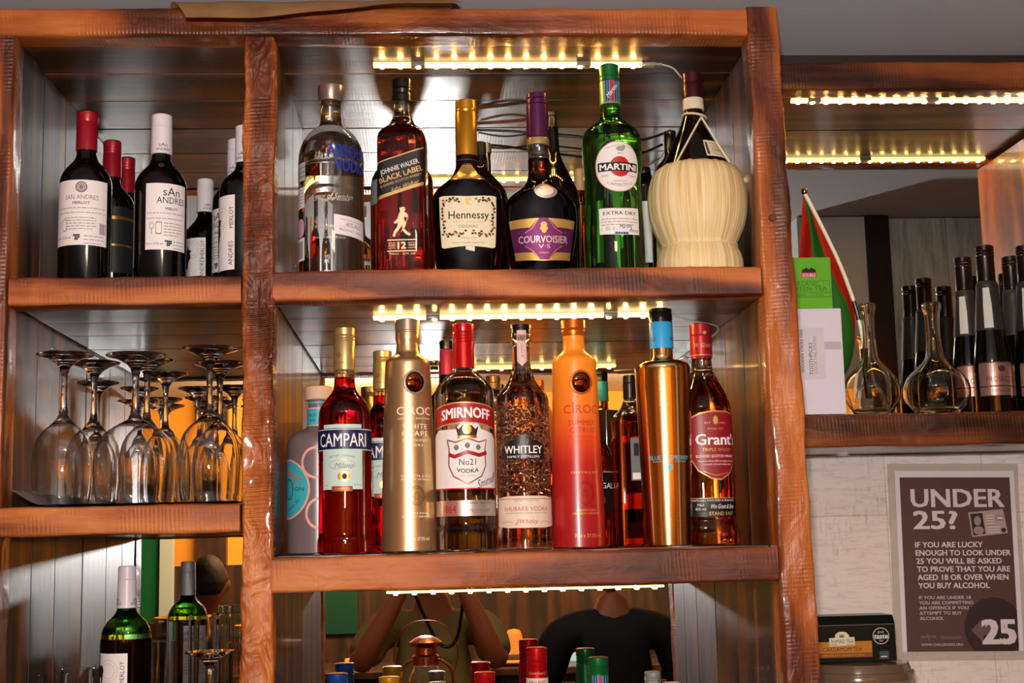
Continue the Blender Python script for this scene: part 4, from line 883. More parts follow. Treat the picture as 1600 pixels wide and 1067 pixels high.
# red-capped vodka
b = Bottle('vodka_bottle', 'clear vodka bottle with a red screwcap, red name band and white shield label', 'bottle', 727, .075, S2,
           [(572, 15), (578, 15.8), (581, 18), (587, 26), (593, 33), (600, 39.5), (608, 44.5), (617, 46.4), (640, 46.6), (822, 47), (830, 48.6), (860, 48.6)], body=CLR, opaque=False, liquid=WATER, level=596, body_name='clear_body')
b.cap(ridged(506.5, 576, 17, 4, .8), REDSC)
RB = mat('deep_red_label', '#a8161c', .4)
def arch(y, a, u): return y+a*(u/47)**2
us = [-56+112*i/16 for i in range(17)]
e = [el_poly([(u, arch(632, 6, u)) for u in us]+[(u, arch(665, 6, u)) for u in reversed(us)], GOLDT), el_poly([(u, arch(634, 6, u)) for u in us]+[(u, arch(663, 6, u)) for u in reversed(us)], RB),
     el_text('SMIRNOFF', 3, 648, 16, WHP, w=84, bold=.045, arc=4.)]
b.label('name_band', e, rot=-2)
e = [el_poly([(-62, 684), (-48, 674), (-14, 674), (-6, 664), (20, 664), (27, 674), (52, 680), (62, 690), (62, 764), (-62, 764)], WHITE), el_rect(-62, 62, 764, 766, RB),
     el_poly([(-14, 669), (-9, 674), (-3, 668), (4, 667), (11, 668), (17, 674), (22, 669), (18, 686), (-10, 686)], mat('dark_crown_print', '#2c1d14', .4)), el_disc(4, 674, 7, 8, GOLDP, 12), el_rect(-11, 19, 684, 688, GOLDP)]
cop = mat('copper_shield_print', '#a8563a', .4, .4)
sh = [(-28, 690), (-14, 694), (4, 688), (22, 694), (36, 690), (33, 704), (34, 730), (26, 746), (4, 758), (-18, 746), (-26, 730), (-25, 704)]
e += [el_line(sh+[sh[0]], 2.2, cop)]
e += [el_line([(-26, 712), (-16, 716), (4, 709), (22, 714), (36, 710)], 6, RB), el_disc(-13, 702, 4, 4.4, GREYINK, 10), el_disc(4, 699, 4, 4.4, GREYINK, 10), el_disc(21, 702, 4, 4.4, GREYINK, 10),
      el_text('No21', 4, 724, 10, INK, w=26), el_text('VODKA', 4, 738, 6.5, INK, w=34, bold=.02, arc=-2.), el_text('triple distilled', 4, 745, 2.4, GREYINK, w=24), el_text('Smirnoff', 38, 752, 13, INK, w=44, shear=.6, rot=-.35)]
b.label('shield_label', e, rot=-2)
e = [el_rect(-62, 62, 783, 807, mat('brushed_silver_label', '#b8aaa2', .35, .6)), el_rect(-40, -12, 783, 807, mat('rose_silver_panel', '#b47a70', .35, .4)), el_text('1864', -26, 796, 12, RB, w=22, bold=.01), el_text('FILTERED TEN TIMES', 22, 787, 2.8, INK, w=50), el_text('PREMIUM', 22, 799, 6, GREYINK, w=36)]
b.label('lower_band', e, rot=-2)
# embossed pink vodka
PINKG = mat('embossed_pink_glass', '#f6c9b4', .03, trans=1., ior=1.42); t = NT(PINKG)
vor = t.n('ShaderNodeTexVoronoi'); vor.feature = 'DISTANCE_TO_EDGE'; vor.inputs['Scale'].default_value = 95; tc = t.n('ShaderNodeTexCoord'); nn = t.n('ShaderNodeTexNoise'); nn.inputs['Scale'].default_value = 60; t.l(tc.outputs['Object'], nn.inputs[0])
vm = t.n('ShaderNodeVectorMath', operation='MULTIPLY_ADD'); t.l(nn.outputs[1], vm.inputs[0]); vm.inputs[1].default_value = (.012, .012, .012); t.l(tc.outputs['Object'], vm.inputs[2]); t.l(vm.outputs[0], vor.inputs[0])
sx = t.n('ShaderNodeSeparateXYZ'); t.l(tc.outputs['Object'], sx.inputs[0])
ga = t.math('MULTIPLY', t.math('GREATER_THAN', sx.outputs[2], .075), t.math('LESS_THAN', sx.outputs[2], .195))
t.bump(t.math('MULTIPLY', t.ramp(vor.outputs[0], [(.0, (1, 1, 1)), (.12, (0, 0, 0))]), ga), 1., .0016)
b = Bottle('vodka_bottle', 'pink-tinted vodka bottle of embossed glass with a tall black stopper', 'bottle', 817.5, .075, S2,
           [(521, 14.5), (525, 16), (534, 16), (537, 13.6), (560, 13.8), (575, 15), (586, 18), (598, 23), (608, 30), (615, 37), (622, 40.6), (632, 41.5), (760, 41.5), (800, 41.8), (840, 42), (858, 42.6)], body=CLR, opaque=False, liquid=PINKG, level=592, body_name='embossed_pink_body')
b.cap([(507.5, 15), (509, 16.4), (514, 16.6), (514.6, 15.8), (521.5, 16)], BLKCAP, 'stopper')
b.cap([(506.8, 14.6), (507.6, 15.8), (508.6, 16.2)], mat('silver_cap_top', '#b9b0a8', .3, .9), 'stopper_top')
s_ = Sec([0, b.zy(575), b.zy(536), b.top+.1], [15.5*b.s, 15.2*b.s, 14.6*b.s, 16.6*b.s]); cs = b.sec; b.sec = s_
b.label('neck_strip', [el_poly([(-7, 518), (7, 518), (7, 566), (0, 574), (-7, 566)], mat('pink_paper_strip', '#d8b6ae', .5)), el_text('JJ WHITLEY', 0, 543, 3.4, GREYINK, w=34, rot=-PI/2)], rot=0, base=.0012); b.sec = cs
e = [el_poly([(-36, 702), (-30, 694), (-16, 690), (-8, 682), (8, 682), (16, 690), (30, 694), (36, 702), (36, 719), (-36, 719)], mat('black_brown_label', '#1d1210', .4)), el_text('J.J', 0, 692, 7, GREYINK, w=16), el_text('WHITLEY', 0, 704.5, 12, WHP, w=62, bold=.02), el_text('FAMILY DISTILLERS', 0, 715.5, 3.6, WHP, w=52)]
b.label('name_label', e, rot=-4)
CRE = mat('ivory_label', '#e0c9b4', .5); DPK = mat('rose_print', '#b04a48', .5)
e = [el_poly([(-58, 779), (-30, 776), (30, 776), (58, 779), (58, 822), (30, 825), (-30, 825), (-58, 822)], CRE), el_rect(-58, 58, 780, 781, DPK), el_text('HAND CRAFTED', 0, 783, 2.6, GREYINK, w=40), el_text('RHUBARB VODKA', 0, 795.5, 7, DPK, w=74, spacing=1.05), el_rect(-36, 36, 802, 802.7, GREYINK), el_text('JJWhitley', 0, 815, 7, DPK, w=38, shear=.5), el_line([(-44, 817), (-30, 815), (-22, 817)], .7, DPK), el_line([(44, 817), (30, 815), (22, 817)], .7, DPK)]
b.label('flavour_label', e, rot=0)
b.label('small_name_emboss', [el_text('SMALL BATCH DISTILLERY', 0, 838, 5, PINKL, w=68)], rot=0)
# behind the orange bottle and beside the gold mirror bottle
b = Bottle('whisky_bottle', 'amber whisky bottle with a black label, peeping out right of the orange bottle', 'bottle', 921, .235, S2, [(668, 13), (680, 16), (690, 26), (704, 34), (722, 38), (850, 39)], body=CLR, opaque=False, liquid=DARKWHISKY, level=690, body_name='amber_body')
b.cap([(644, 12), (646, 13.5), (672, 13.5)], BLKCAP)
b.label('label', [el_rect(-36, 34, 738, 800, BLKL), el_rect(-36, 34, 738, 740, GOLDT), el_text('REGAL', 4, 760, 9, WHP, w=40), el_text('12', 0, 782, 8, GOLDT, w=10)], rot=24)
b = Bottle('glass_tumbler', 'smoky short glass behind the orange bottle near the mirror', 'glass', 950, .34, S2, [(642, 20), (700, 18), (847, 14)], body=mat('smoky_glass', '#3a2c22', .05, trans=.6), body_name='smoky_glass_body')
b = Bottle('whisky_bottle', 'square whisky bottle seen from its back label, left of the gold mirror bottle', 'bottle', 988, .2, S2,
           [(618, 10), (626, 11), (638, 16), (650, 25), (660, 27.5), (852, 28)], N=7, rz=.12, body=CLR, opaque=False, liquid=DARKWHISKY, level=652, body_name='amber_body')
b.cap([(586.5, 9), (588, 10.5), (598, 10.6), (599, 9.8), (600.5, 10.8), (622, 10.6)], BLKCAP)
b.label('back_label', [el_rect(-9, 9, 686, 752, mat('slate_back_label', '#6a7076', .5)), el_rrect(-4, 4, 694, 714, 2, INK), el_rect(-7, 7, 740, 750, WHITE)]+small_print(-7, 7, 718, 737, 6, seed=3), rot=0, y_ref=720)
# mirror-gold vodka with a blue neck
MGOLD = mat('mirror_gold_plating', '#ecc888', .15, 1.)
b = Bottle('vodka_bottle', 'mirror-gold tapering vodka bottle with a bright blue neck wrap', 'bottle', 1039.5, .08, S2,
           [(540, 17.4), (560, 17.8), (563, 19), (565, 30), (567.5, 38), (571, 42), (577, 43.6), (590, 43.4), (700, 40.5), (800, 37.8), (856, 36.4)], body=MGOLD, body_name='gold_plated_body')
b.cap([(482.5, 15.5), (484, 18), (489, 18.4), (490, 17.4), (492, 18.4), (505, 18)], BLKCAP, 'stopper')
b.cap([(504, 18.4), (545.5, 18.8)], mat('bright_blue_wrap', '#2fa0d8', .4), 'neck_wrap')
s_ = Sec([0, b.top+.3], [19*b.s]*2); cs = b.sec; b.sec = s_
b.label('wrap_print', [el_text('AU', 16, 531, 8, NAVY, w=11), el_text('AU', -18, 531, 8, NAVY, w=11)], rot=0, base=.0007); b.sec = cs
PG = mat('embossed_bright_gold', '#f0c878', .18, 1.); BLP = mat('ice_blue_print', '#5fb6c8', .4)
fr = [(-26, 592), (22, 592), (22, 636), (-26, 636), (-26, 592)]
e = [el_line(fr, 1.6, PG), el_line([(-20, 619), (-9, 597), (0, 619)], 2.4, PG), el_rect(-15, -3, 611, 613, PG), el_line([(6, 603), (6, 615), (9, 619), (14, 619), (17, 615), (17, 603)], 2.4, PG), el_text('79', 15, 598, 5, PG, w=8), el_text('VODKA', -2, 627, 6, PG, w=32, spacing=1.2)]
b.label('embossed_badge', e, rot=-6, y_ref=614)
e = [el_text('BLUE RASPBERRY', 0, 717, 6.4, BLP, w=66), el_text('FLAVOURED VODKA', 0, 723, 2.6, BLP, w=54), el_poly([(-3, 728), (3, 728), (4, 733), (0, 739), (-4, 733)], BLP)]
e += [el_text('ULTRA LUXURY', 4, 811, 3, PG, w=40), el_text('BLUE RASPBERRY', 4, 818, 5, PG, w=56), el_text('FLAVOURED VODKA SPIRIT', 4, 824, 3, PG, w=50)]
b.label('blue_lettering', e[:3], rot=0, y_ref=720); b.label('embossed_foot_lettering', e[3:], rot=0, y_ref=815)
# scotch with a red shield label
b = Bottle('whisky_bottle', 'amber scotch bottle with a dark red shield label and red cap, at the right end', 'bottle', 1102, .142, S2,
           [(557, 14.5), (562, 15.4), (575, 16.5), (586, 20), (596, 25), (606, 30), (617, 35), (628, 39), (640, 41.5), (655, 42), (790, 42), (803, 41), (813, 41.6), (823, 44.6), (835, 46.4), (850, 46.6)], N=2.5, body=CLR, opaque=False, liquid=WHISKY, level=595, body_name='amber_body')
RC = mat('scotch_red_cap', '#a31f2a', .35, .35, coat=.3)
b.cap([(506.5, 15.6), (508, 16.8), (524, 17), (525, 16.2), (526.5, 17.2), (556, 17.3), (557, 16.7), (561, 17.3)], RC)
s_ = Sec([0, b.top+.3], [17.6*b.s]*2); cs = b.sec; b.sec = s_
b.label('cap_signature', [el_text("W. Grant", 0, 541, 7, GOLDT, w=28, shear=.5), el_rect(-26, 26, 556, 557, GOLDT), el_disc(3, 522, 3, 3, GOLDT, 8)], rot=0, base=.0008); b.sec = cs
RL = mat('dark_red_shield_label', '#8e1a22', .4)
sh = [(-40, 656), (-22, 648), (0, 645), (22, 646), (40, 650), (42, 690), (38, 722), (24, 742), (8, 752), (-8, 750), (-28, 738), (-40, 718), (-43, 690)]
e = [el_poly(sh, GOLDT), el_poly([(u*.955, 699+(y-699)*.965) for u, y in sh], RL), el_disc(2, 660, 4, 7, GOLDT, 8), el_text('EST      1887', 2, 664, 3, GOLDT, w=34), el_text('STAND FAST', 2, 673, 3, GOLDT, w=26), el_text("Grant's", 6, 689, 17, WHP, w=72, bold=.03), el_text('TRIPLE WOOD', 4, 705, 5, GOLDT, w=48), el_text('BLENDED SCOTCH WHISKY', 2, 715, 4.2, WHP, w=64), el_text('Matured in three different types of wood', 2, 722.5, 2.6, WHP, w=58), el_text('a smooth, rich and mellow taste', 4, 727.5, 2.6, WHP, w=46), el_line([(-20, 738), (0, 745), (20, 740)], .8, GOLDT)]
b.label('shield_label', e, rot=10, y_ref=700)
e = [el_rect(-46, 50, 779, 808, BLKL), el_rect(-46, 50, 779, 780, GOLDT), el_text('DISTILLED, MATURED & BLENDED', 0, 783, 2.8, WHP, w=70), el_text('Wm Grant & Sons', 14, 792, 7, WHP, w=40, shear=.5), el_text('40% vol', -22, 796, 4.4, WHP, w=16), el_text('70cl', -22, 790, 4, WHP, w=10), el_text('STAND FAST', 12, 803, 5.6, GOLDT, w=42, bold=.02)]
b.label('lower_label', e, rot=4, y_ref=795)
# ------------------------------------------------------------------ upturned wine glasses on the left lower shelf
THIN = mat('wine_glass_crystal', '#fbfbfb', .0, trans=1., ior=1.46)
def goblet(name, label, cx, Y, base_z, yf, k=1., kb=None, up=False, group='wine glasses standing upside down', hgt=None, rb=47):
    """stemmed glass standing on its rim: foot uppermost"""
    s = mpp(cx, 600, Y); X = W(cx, yf+110, Y).x; kb = kb or k
    H = hgt or (W(cx, yf, Y).z-base_z)
    root = thing(name, label, 'glass', (X, Y, base_z), group)
    # outer outline with the rim at z = 0 (real radii in metres)
    r = lambda v: v*s*kb; zf = lambda q: H*q
    outer = [(r(rb-5.5), 0), (r(rb-2.5), zf(.07)), (r(rb-.4), zf(.17)), (r(rb), zf(.25)), (r(rb-1.4), zf(.33)), (r(rb*.88), zf(.41)), (r(rb*.68), zf(.475)), (r(rb*.42), zf(.52)), (r(12), zf(.555))]
    zz = [p[1] for p in outer]; f = pchip(zz, [p[0] for p in outer]); n = 26
    O = [(f(zz[-1]*i/n), zz[-1]*i/n) for i in range(n+1)]
    wall = .0013
    I = [(max(f(z)-wall, .0005), z) for (_, z) in O if z < zf(.535)]
    bm = bmesh.new(); prof = I[::-1]
    prof = [(.0006, zf(.545))]+prof+[(O[0][0]-.0006, -.0)]+O
    lathe(bm, prof, 48, close=True)
    link('bowl', bm, THIN, root, True, 60)
    rs = s*k; st = [(r(11.6), zf(.5555)), (8.2*rs, zf(.585)), (5.6*rs, zf(.64)), (4.8*rs, zf(.74)), (5.2*rs, zf(.84)), (7.5*rs, zf(.90)), (14*rs, zf(.935)), (26*rs, zf(.965)), (44*rs, zf(.988)), (45*rs, zf(.994)), (44*rs, zf(1.)), (20*rs, zf(.997)), (4*rs, zf(.992))]
    bm = bmesh.new(); lathe(bm, st, 48); link('stem_and_foot', bm, THIN, root, True, 60)
    return root
for lab, cx, Y, yf, k, rb in (('leftmost upturned wine glass in the front row', 99, .085, 553, .98, 46), ('large upturned balloon glass, centre of the front row', 211, .085, 554, 1.03, 62),
                             ('upturned wine glass in the front row beside the middle post', 327, .085, 544, .97, 47.5), ('upturned wine glass close behind the leftmost one', 146, .185, 566, .86, 42),
                             ('upturned wine glass just behind the large balloon glass', 229, .18, 562, .88, 42), ('upturned wine glass right behind the front glass by the post', 343, .185, 567, .88, 43),
                             ('upturned wine glass at the back, second from the left', 151, .3, 597, .72, 37), ('upturned wine glass at the back, centre, with a low foot', 216, .345, 606, .66, 35),
                             ('upturned wine glass at the back behind the right pair', 308, .335, 606, .68, 36), ('upturned wine glass at the back, nearest the middle post', 366, .29, 604, .70, 36), ('upturned wine glass mid-row, between the balloon glass and the right one', 258, .265, 583, .74, 37)):
    goblet('wine_glass', lab, cx, Y, SL2+.0022, yf, k, kb=1., rb=rb)
# mesh mat under them
M_MAT = mat('grey_mesh_bar_mat', '#b5aea4', .5); t = NT(M_MAT)
w1 = t.wave(t.coords((1, 1, 1)), 130, 0, 0, 1, 'X'); w2 = t.wave(t.coords((1, 1, 1)), 130, 0, 0, 1, 'Y'); t.color(t.ramp(t.math('MAXIMUM', w1, w2), [(.4, '#8b847b'), (.8, '#cfc7bb')]))
bm = bmesh.new(); xs = [XL1+.003+(XC0-.005-XL1-.003)*i/40 for i in range(41)]; ys = [-.004+.42*j/20 for j in range(21)]
def mz(x, y): return Z(.0602)+.022*smooth((XL1+.05-x)/.05)*1.0
xs[0] += .006
V = [[bm.verts.new((x, y, mz(x, y))) for y in [max(q, .001) for q in ys]] for x in xs]
for i in range(40):
    for j in range(20): bm.faces.new((V[i][j], V[i+1][j], V[i+1][j+1], V[i][j+1]))
bmesh.ops.solidify(bm, geom=bm.faces[:], thickness=.0012)
tag(link('bar_mat', bm, M_MAT), 'grey mesh mat under the upturned glasses, curling up at the side panel', 'mat')
# ------------------------------------------------------------------ bottom left: green merlot bottle and tumblers
GB2 = Z(-.3363)
b = Bottle('wine_bottle', 'green merlot bottle with a white screwcap on the ledge below the glasses', 'bottle', 197, .19, GB2,
           [(930, 14.3), (952, 14.8), (957, 17), (964, 23), (971, 30), (979, 34.6), (988, 37.6), (998, 39), (1010, 39.3), (1300, 39.3)], body=GRNG, opaque=False, liquid=mat('red_wine_in_green_glass', '#0d0405', .04), level=997, body_name='filled_body', ymid=1000)
b.cap([(884, 13), (885.5, 14), (904, 14), (904.8, 13.4), (906, 14.3), (949.5, 15)], WHCAP, 'capsule')
s_ = Sec([0, b.top+.2], [15.1*b.s]*2); cs = b.sec; b.sec = s_
b.label('capsule_print', [el_text('sAn', -15, 936, 5.5, INK, w=13), el_text('ANDRES', -15, 942.5, 4.2, INK, w=20), el_text('sAn', 19, 936, 5.5, INK, w=13), el_text('ANDRES', 19, 942.5, 4.2, INK, w=20)], rot=0, base=.0006); b.sec = cs
b.label('front_label', [el_rect(-26, 26, 1018, 1130, WHITE), el_ring(-5, 1045, 17, 17, .8, mat('pale_print')), el_ring(-5, 1045, 12, 12, .8, mat('pale_print')), el_text('MERLOT', 18, 1048, 6.5, INK, w=36, rot=-PI/2), el_text('ANDRES', 18, 1100, 7, INK, w=38, rot=-PI/2),
        el_poly([(-26, 1038), (-18, 1036), (-14, 1044), (-16, 1052), (-18, 1070), (-22, 1072), (-21, 1056), (-26, 1054)], INK)], rot=-22)
b.label('back_label', [el_rect(-34, 34, 1008, 1120, WHITE), el_text('sAn', 0, 1021, 11, INK, w=26), el_text('ANDRES', 0, 1034, 8, INK, w=46), el_text('MERLOT', 0, 1047, 4, INK, w=20)]+small_print(-30, 30, 1056, 1100, 8, seed=14), rot=160)
def tumbler(label, cx, Y, base_z, ytop, hw0, hw1, grp='drinking glasses on the ledge', th=.0018):
    s = mpp(cx, ytop, Y); X = W(cx, ytop+40, Y).x; H = W(cx, ytop, Y).z-base_z
    root = thing('tumbler_glass', label, 'glass', (X, Y, base_z), grp); bm = bmesh.new()
    r0_, r1_ = hw1*s, hw0*s
    O = [(r0_+(r1_-r0_)*(i/10)**.7, H*i/10) for i in range(11)]; I = [(q[0]-th, max(q[1], .012)) for q in O if q[1] > .005]
    lathe(bm, [(r0_-.002, 0)]+O+[(O[-1][0]-th*.5, H+.0004)]+[(I_[0], I_[1]) for I_ in reversed(I)]+[(.001, .011)], 40); link('glass_wall', bm, THIN, root, True, 60); return root
tumbler('tall clear tumbler standing right of the green wine bottle', 286, .2, GB2, 970, 25, 22)
tumbler('clear tumbler at the back of the ledge, behind the upturned stem glass', 322, .27, GB2, 961, 26, 22)
tumbler('clear tumbler against the middle post at the back of the ledge', 358, .2, GB2, 958, 24, 21)
tumbler('short-looking clear glass at the bottom left, the taller rim of two', 121, .16, GB2, 1045, 25, 18)
tumbler('clear glass at the bottom left corner, the lower rim of two', 82, .12, GB2, 1054, 23, 17)
goblet('wine_glass', 'upturned stemmed glass among the tumblers beside the middle post', 327, .125, GB2, 997, .84, kb=.8, group=None, rb=40, hgt=.2)
# ------------------------------------------------------------------ bottom centre: bottle tops just inside the frame
WT = Z(-.5018)
def topper(name, label, cx, yt, hw, capm, capb, body, hb, labels=None, Y=.345, liq=None, group='bottles on the back counter'):
    z_ = W(cx, yt, Y).z; b = Bottle(name, label, 'bottle', cx, Y, WT, [(capb-1, hw-1.4), (capb+14, hw), (capb+34, hb*.8), (capb+48, hb), (capb+200, hb), (1378, hb)], group, body=body, ymid=1150)
    b.cap(ridged(yt, capb, hw, 3, .7), capm)
    if labels:
        s_ = Sec([0, b.top+.3], [(hw+.3)*b.s]*2); cs = b.sec; b.sec = s_; labels(b); b.sec = cs
    return b
topper('spirit_bottle', 'bottle top with a blue screwcap at the bottom edge of the mirror', 527.5, 1051.5, 16.4, mat('blue_screwcap', '#1c4f9c', .3, .3, coat=.3), 1104, CLR, 40)
topper('spirit_bottle', 'bottle top with a golden yellow screwcap at the bottom edge', 609, 1057, 16.8, mat('yellow_gold_screwcap', '#d39a1c', .3, .5, coat=.2), 1108, BLKG, 38)
topper('spirit_bottle', 'bottle top with a silvery cap below the lantern reflection', 684, 1065, 14, mat('silver_screwcap', '#cfcac0', .25, .9), 1112, BLKG, 36)
topper('spirit_bottle', 'bottle top with a short red screwcap at the bottom edge', 759, 1049.5, 16.6, REDSC, 1100, CLR, 40)
def tl(b): b.label('capsule_print', [el_rect(-26, 26, 1057, 1100, WHITE), el_rect(-26, 26, 1057, 1058.2, REDP), el_text('PALLANT', 0, 1064, 4.6, REDP, w=26, bold=.03), el_text('Grande Reserve', 0, 1050, 5, mat('pale_pink_script', '#d98a8a', .4), w=28, shear=.5)], rot=-3, base=.0008)
topper('spirit_bottle', 'tall bottle top with a bright red capsule and white band', 841.5, 1011, 16.4, REDSC, 1118, BLKG, 40, tl)
def tg(b): b.label('neck_stripes', [el_rect(-13, 13, 1054, 1096, SKY)]+[el_rect(u, u+w_, 1054, 1096, m_) for u, w_, m_ in ((-11, 2, INK), (-7, 2, NAVY), (-3, 5, REDP), (5, 2, INK), (9, 2, NAVY))], rot=4, base=.0008)
topper('vermouth_bottle', 'second vermouth bottle top with a dark green screwcap and striped neck', 938, 1026, 16, mat('green_screwcap'), 1098, GRNG, 40, tg)
topper('spirit_bottle', 'bottle top with a pale cap just showing near the right end of the mirror', 1052, 1065.5, 14, WHCAP, 1110, BLKG, 36)
# ------------------------------------------------------------------ right hand bay
SB = Z(.1765)+.0016
DEC = mat('decanter_glass', '#f6f4ec', .0, trans=1., ior=1.46)
def decanter(label, cx, cxn, yt, Y, prof):
    s = mpp(cx, 600, Y); X = W(cx, 600, Y).x; root = thing('glass_decanter', label, 'decanter', (X, Y, SB), 'ship-shaped glass decanters in the right bay')
    zs = [W(cx, y, Y).z-SB for y, h in prof][::-1]; rs = [h*s for y, h in prof][::-1]; zs[0] = 0.
    sec = Sec(zs, rs); bm = bmesh.new(); n = 60; H = zs[-1]; wl = .0024
    O = [(sec.f(H*i/n), H*i/n) for i in range(n+1)]; I = [(max(r-wl, .001), z) for r, z in O if z > .007]
    lathe(bm, [(rs[0]-.006, 0)]+O+[(O[-1][0]-wl/2, H+.0006)]+I[::-1]+[(.001, .0065)], 56); link('glass_wall', bm, DEC, root, True, 60); return root, s
DP = [(474, 14.5), (477, 15), (484, 14.6), (488, 12.2), (500, 11.4), (525, 11), (545, 12.5), (556, 14), (564, 18), (572, 26), (580, 35), (589, 43.5), (598, 48.5), (608, 51), (618, 51), (628, 47), (636, 40), (642, 31)]
decanter('wide-bottomed glass decanter holding the stick of the small flag', 1362, 1345, 474, .275, [(y+1, h*.87) for y, h in DP])
decanter('wide-bottomed glass decanter in front of the prosecco bottles', 1463, 1452, 477, .27, DP)
# prosecco bottles
SLV = mat('charcoal_foil_sleeve', '#35302f', .45, .3); TRI = mat('pale_neck_strip', '#c3c9bf', .5)
ROSE = mat('rose_silver_foil_label', '#b08a80', .28, .7); ROSED = mat('dark_label_print', '#3a2a28', .4)
def prosecco(label, cx, Y, yt, k=1., strip_rot=-25, lab=True, name='prosecco_bottle', sleeve=SLV):
    q = lambda v: yt+v*k
    b = Bottle(name, label, 'bottle', cx, Y, SB, [(q(56), 14.5*k), (q(64), 15.5*k), (q(72), 15.6*k), (q(82), 17*k), (q(110), 19.4*k), (q(134), 22*k), (q(160), 25.5*k), (q(182), 28*k), (q(200), 29*k), (q(254), 29*k), (645, 29*k)], 'dark prosecco bottles in the right bay', body=DKG, ymid=q(150))
    b.cap([(q(0), 12.5*k), (q(2), 14.4*k), (q(9), 14.4*k), (q(10), 13.4*k), (q(12), 14.6*k), (q(15), 13.6*k), (q(17), 14.6*k), (q(20), 13.8*k), (q(57), 14.2*k)], mat('dark_brown_capsule', '#1d1412', .3, .5, coat=.3), 'capsule')
    zs = [b.zy(q(134)), b.zy(q(104)), b.zy(q(84)), b.zy(q(74)), b.zy(q(60)), b.zy(q(57))]; rs = [22.4*k, 19.6*k, 17.6*k, 16.6*k, 16.4*k, 14.4*k]
    f = pchip(zs, [r*b.s for r in rs]); bm = bmesh.new(); n = 16; lathe(bm, [(f(zs[0]+(zs[-1]-zs[0])*i/n)+.0006, zs[0]+(zs[-1]-zs[0])*i/n) for i in range(n+1)], 40); link('neck_sleeve', bm, sleeve, b.root, True, 60)
    s_ = Sec(zs, [r*b.s+.0007 for r in rs]); cs = b.sec; b.sec = s_
    b.label('neck_strip', [el_poly([(-5*k, q(68)), (6*k, q(68)), (8*k, q(95)), (8*k, q(131)), (-4*k, q(131)), (-5*k, q(95))], TRI)], rot=strip_rot, base=.0004); b.sec = cs
    if lab: b.label('label', [el_rect(-36*k, 36*k, q(184), q(237), ROSED), el_rect(-36*k, 36*k, q(186), q(221), ROSE), el_rect(-36*k, 36*k, q(223), q(236), ROSE), el_text('PROSECCO', 0, q(211), 9*k, ROSED, w=48*k), el_disc(0, q(195), 6*k, 5*k, ROSED, 9), el_text('EXTRA DRY', 0, q(229), 4*k, ROSED, w=30*k)], rot=4)
    return b
prosecco('dark prosecco bottle with a rose-silver label, nearest and fully in view', 1548, .265, 384, 1., -30)
prosecco('dark prosecco bottle standing left of and behind the labelled one', 1513, .345, 402, .93, -40)
prosecco('dark prosecco bottle with a blank sleeve at the right, behind the labelled one', 1588, .35, 401, .93, 60)
prosecco('dark prosecco bottle at the right edge of the photo', 1612, .262, 384, 1., -38)
b = Bottle('wine_bottle', 'wine bottle with a red and white label glimpsed between the prosecco necks', 'bottle', 1640, .36, SB, [(450, 12), (474, 14), (490, 24), (505, 28), (640, 28)], body=DKG)
b.cap(ridged(400, 452, 12), BLKCAP)
b.label('label', [el_rect(-20, 20, 494, 513, REDP), el_rect(-20, 20, 513, 560, WHITE), el_text('CELL', 0, 504, 7, WHP, w=20)], rot=-30)
# tea box on the white carton
def flat(name, els, P, ux, uy, s, parent, nrm, **kw):
    """paint on a flat face: P local centre point, ux/uy unit vectors (uy down), s metres per unit"""
    ux, uy, nrm = Vector(ux), Vector(uy), Vector(nrm); P = Vector(P)
    return paint(name, els, lambda u, y, off: P+ux*(u*s)+uy*(y*s)+nrm*off, parent, du=0, dy=0, **kw)
pc = W(1284, 640, .255); cw, ch = .110, .1695; cy0 = .225
ct = thing('white_carton', 'plain white carton standing behind the right post of the timber unit', 'box', (pc.x-.004, .27, SB), None, -.02)
M_CART = mat('white_carton_board', '#d9d3dd', .5)
wz = W(1290, 482, .23).z-SB; x1c = W(1323, 640, .23).x-ct.location.x; x0c = x1c-.097
bm = add_box(bmesh.new(), (x0c, -.042, 0), (x1c, .02, wz), 0, .0015); link('carton', bm, M_CART, ct, False)
GT = mat('greyish_tape', '#b9b2c0', .35); 
els = [el_rect(24, 50, 52, 64, GT), el_rect(-12, 24, 30, 110, mat('clear_tape', '#cfc9d2', .12))]
els += [el_text('TOOTHPICKS', 2, 78, 6, INK, w=50, rot=-PI/2), el_text('COCKTAIL STICKS', 9, 72, 5, GREYINK, w=58, rot=-PI/2), el_text('WOODEN STICKS 1000', -11, 66, 5, INK, w=66, rot=-PI/2)]
flat('carton_print', els, (x0c+.045, -.0421, wz), (1, 0, 0), (0, 0, -1), .00098, ct, (0, -1, 0))
tb = thing('tea_box', 'lime green tea box standing on top of the white carton', 'box', (ct.location.x, .27, SB+wz+.0004), None, 0.)
LIME = mat('lime_green_card', '#5fae1a', .45); DKGR = mat('dark_green_print'); 
tz = W(1270, 402, .235).z-tb.location.z; x1t = W(1300, 450, .235).x-tb.location.x; x0t = x1t-.078
bm = add_box(bmesh.new(), (x0t, -.035, 0), (x1t, .045, tz), 0, .001); link('carton', bm, LIME, tb, False)
els = [el_rect(-38, 28, 37, 63, mat('deep_green_frame', '#2f6a14', .5)), el_rect(-37.3, 27.3, 37.7, 62.3, LIME), el_rect(-38, 28, 55, 55.7, mat('deep_green_frame')), el_text('ORGANIC', -10, 41.5, 7.5, mat('deep_green_frame'), w=44), el_text('GREEN TEA', -6, 49.5, 7.5, mat('deep_green_frame'), w=58), el_text('FUJIAN · CHINA', -6, 59, 4.4, mat('deep_green_frame'), w=48),
       el_rect(-16, 8, 24, 31.5, mat('pink_logo_band', '#c92f62', .5)), el_text('DOUBLE', -4, 28, 5, WHP, w=20)]+[el_disc(-12+i*4, 21-(2 if i % 2 else 0), 2.6, 2.6, INK, 8) for i in range(5)]+[el_rect(-15, 7, 21, 24, INK)]
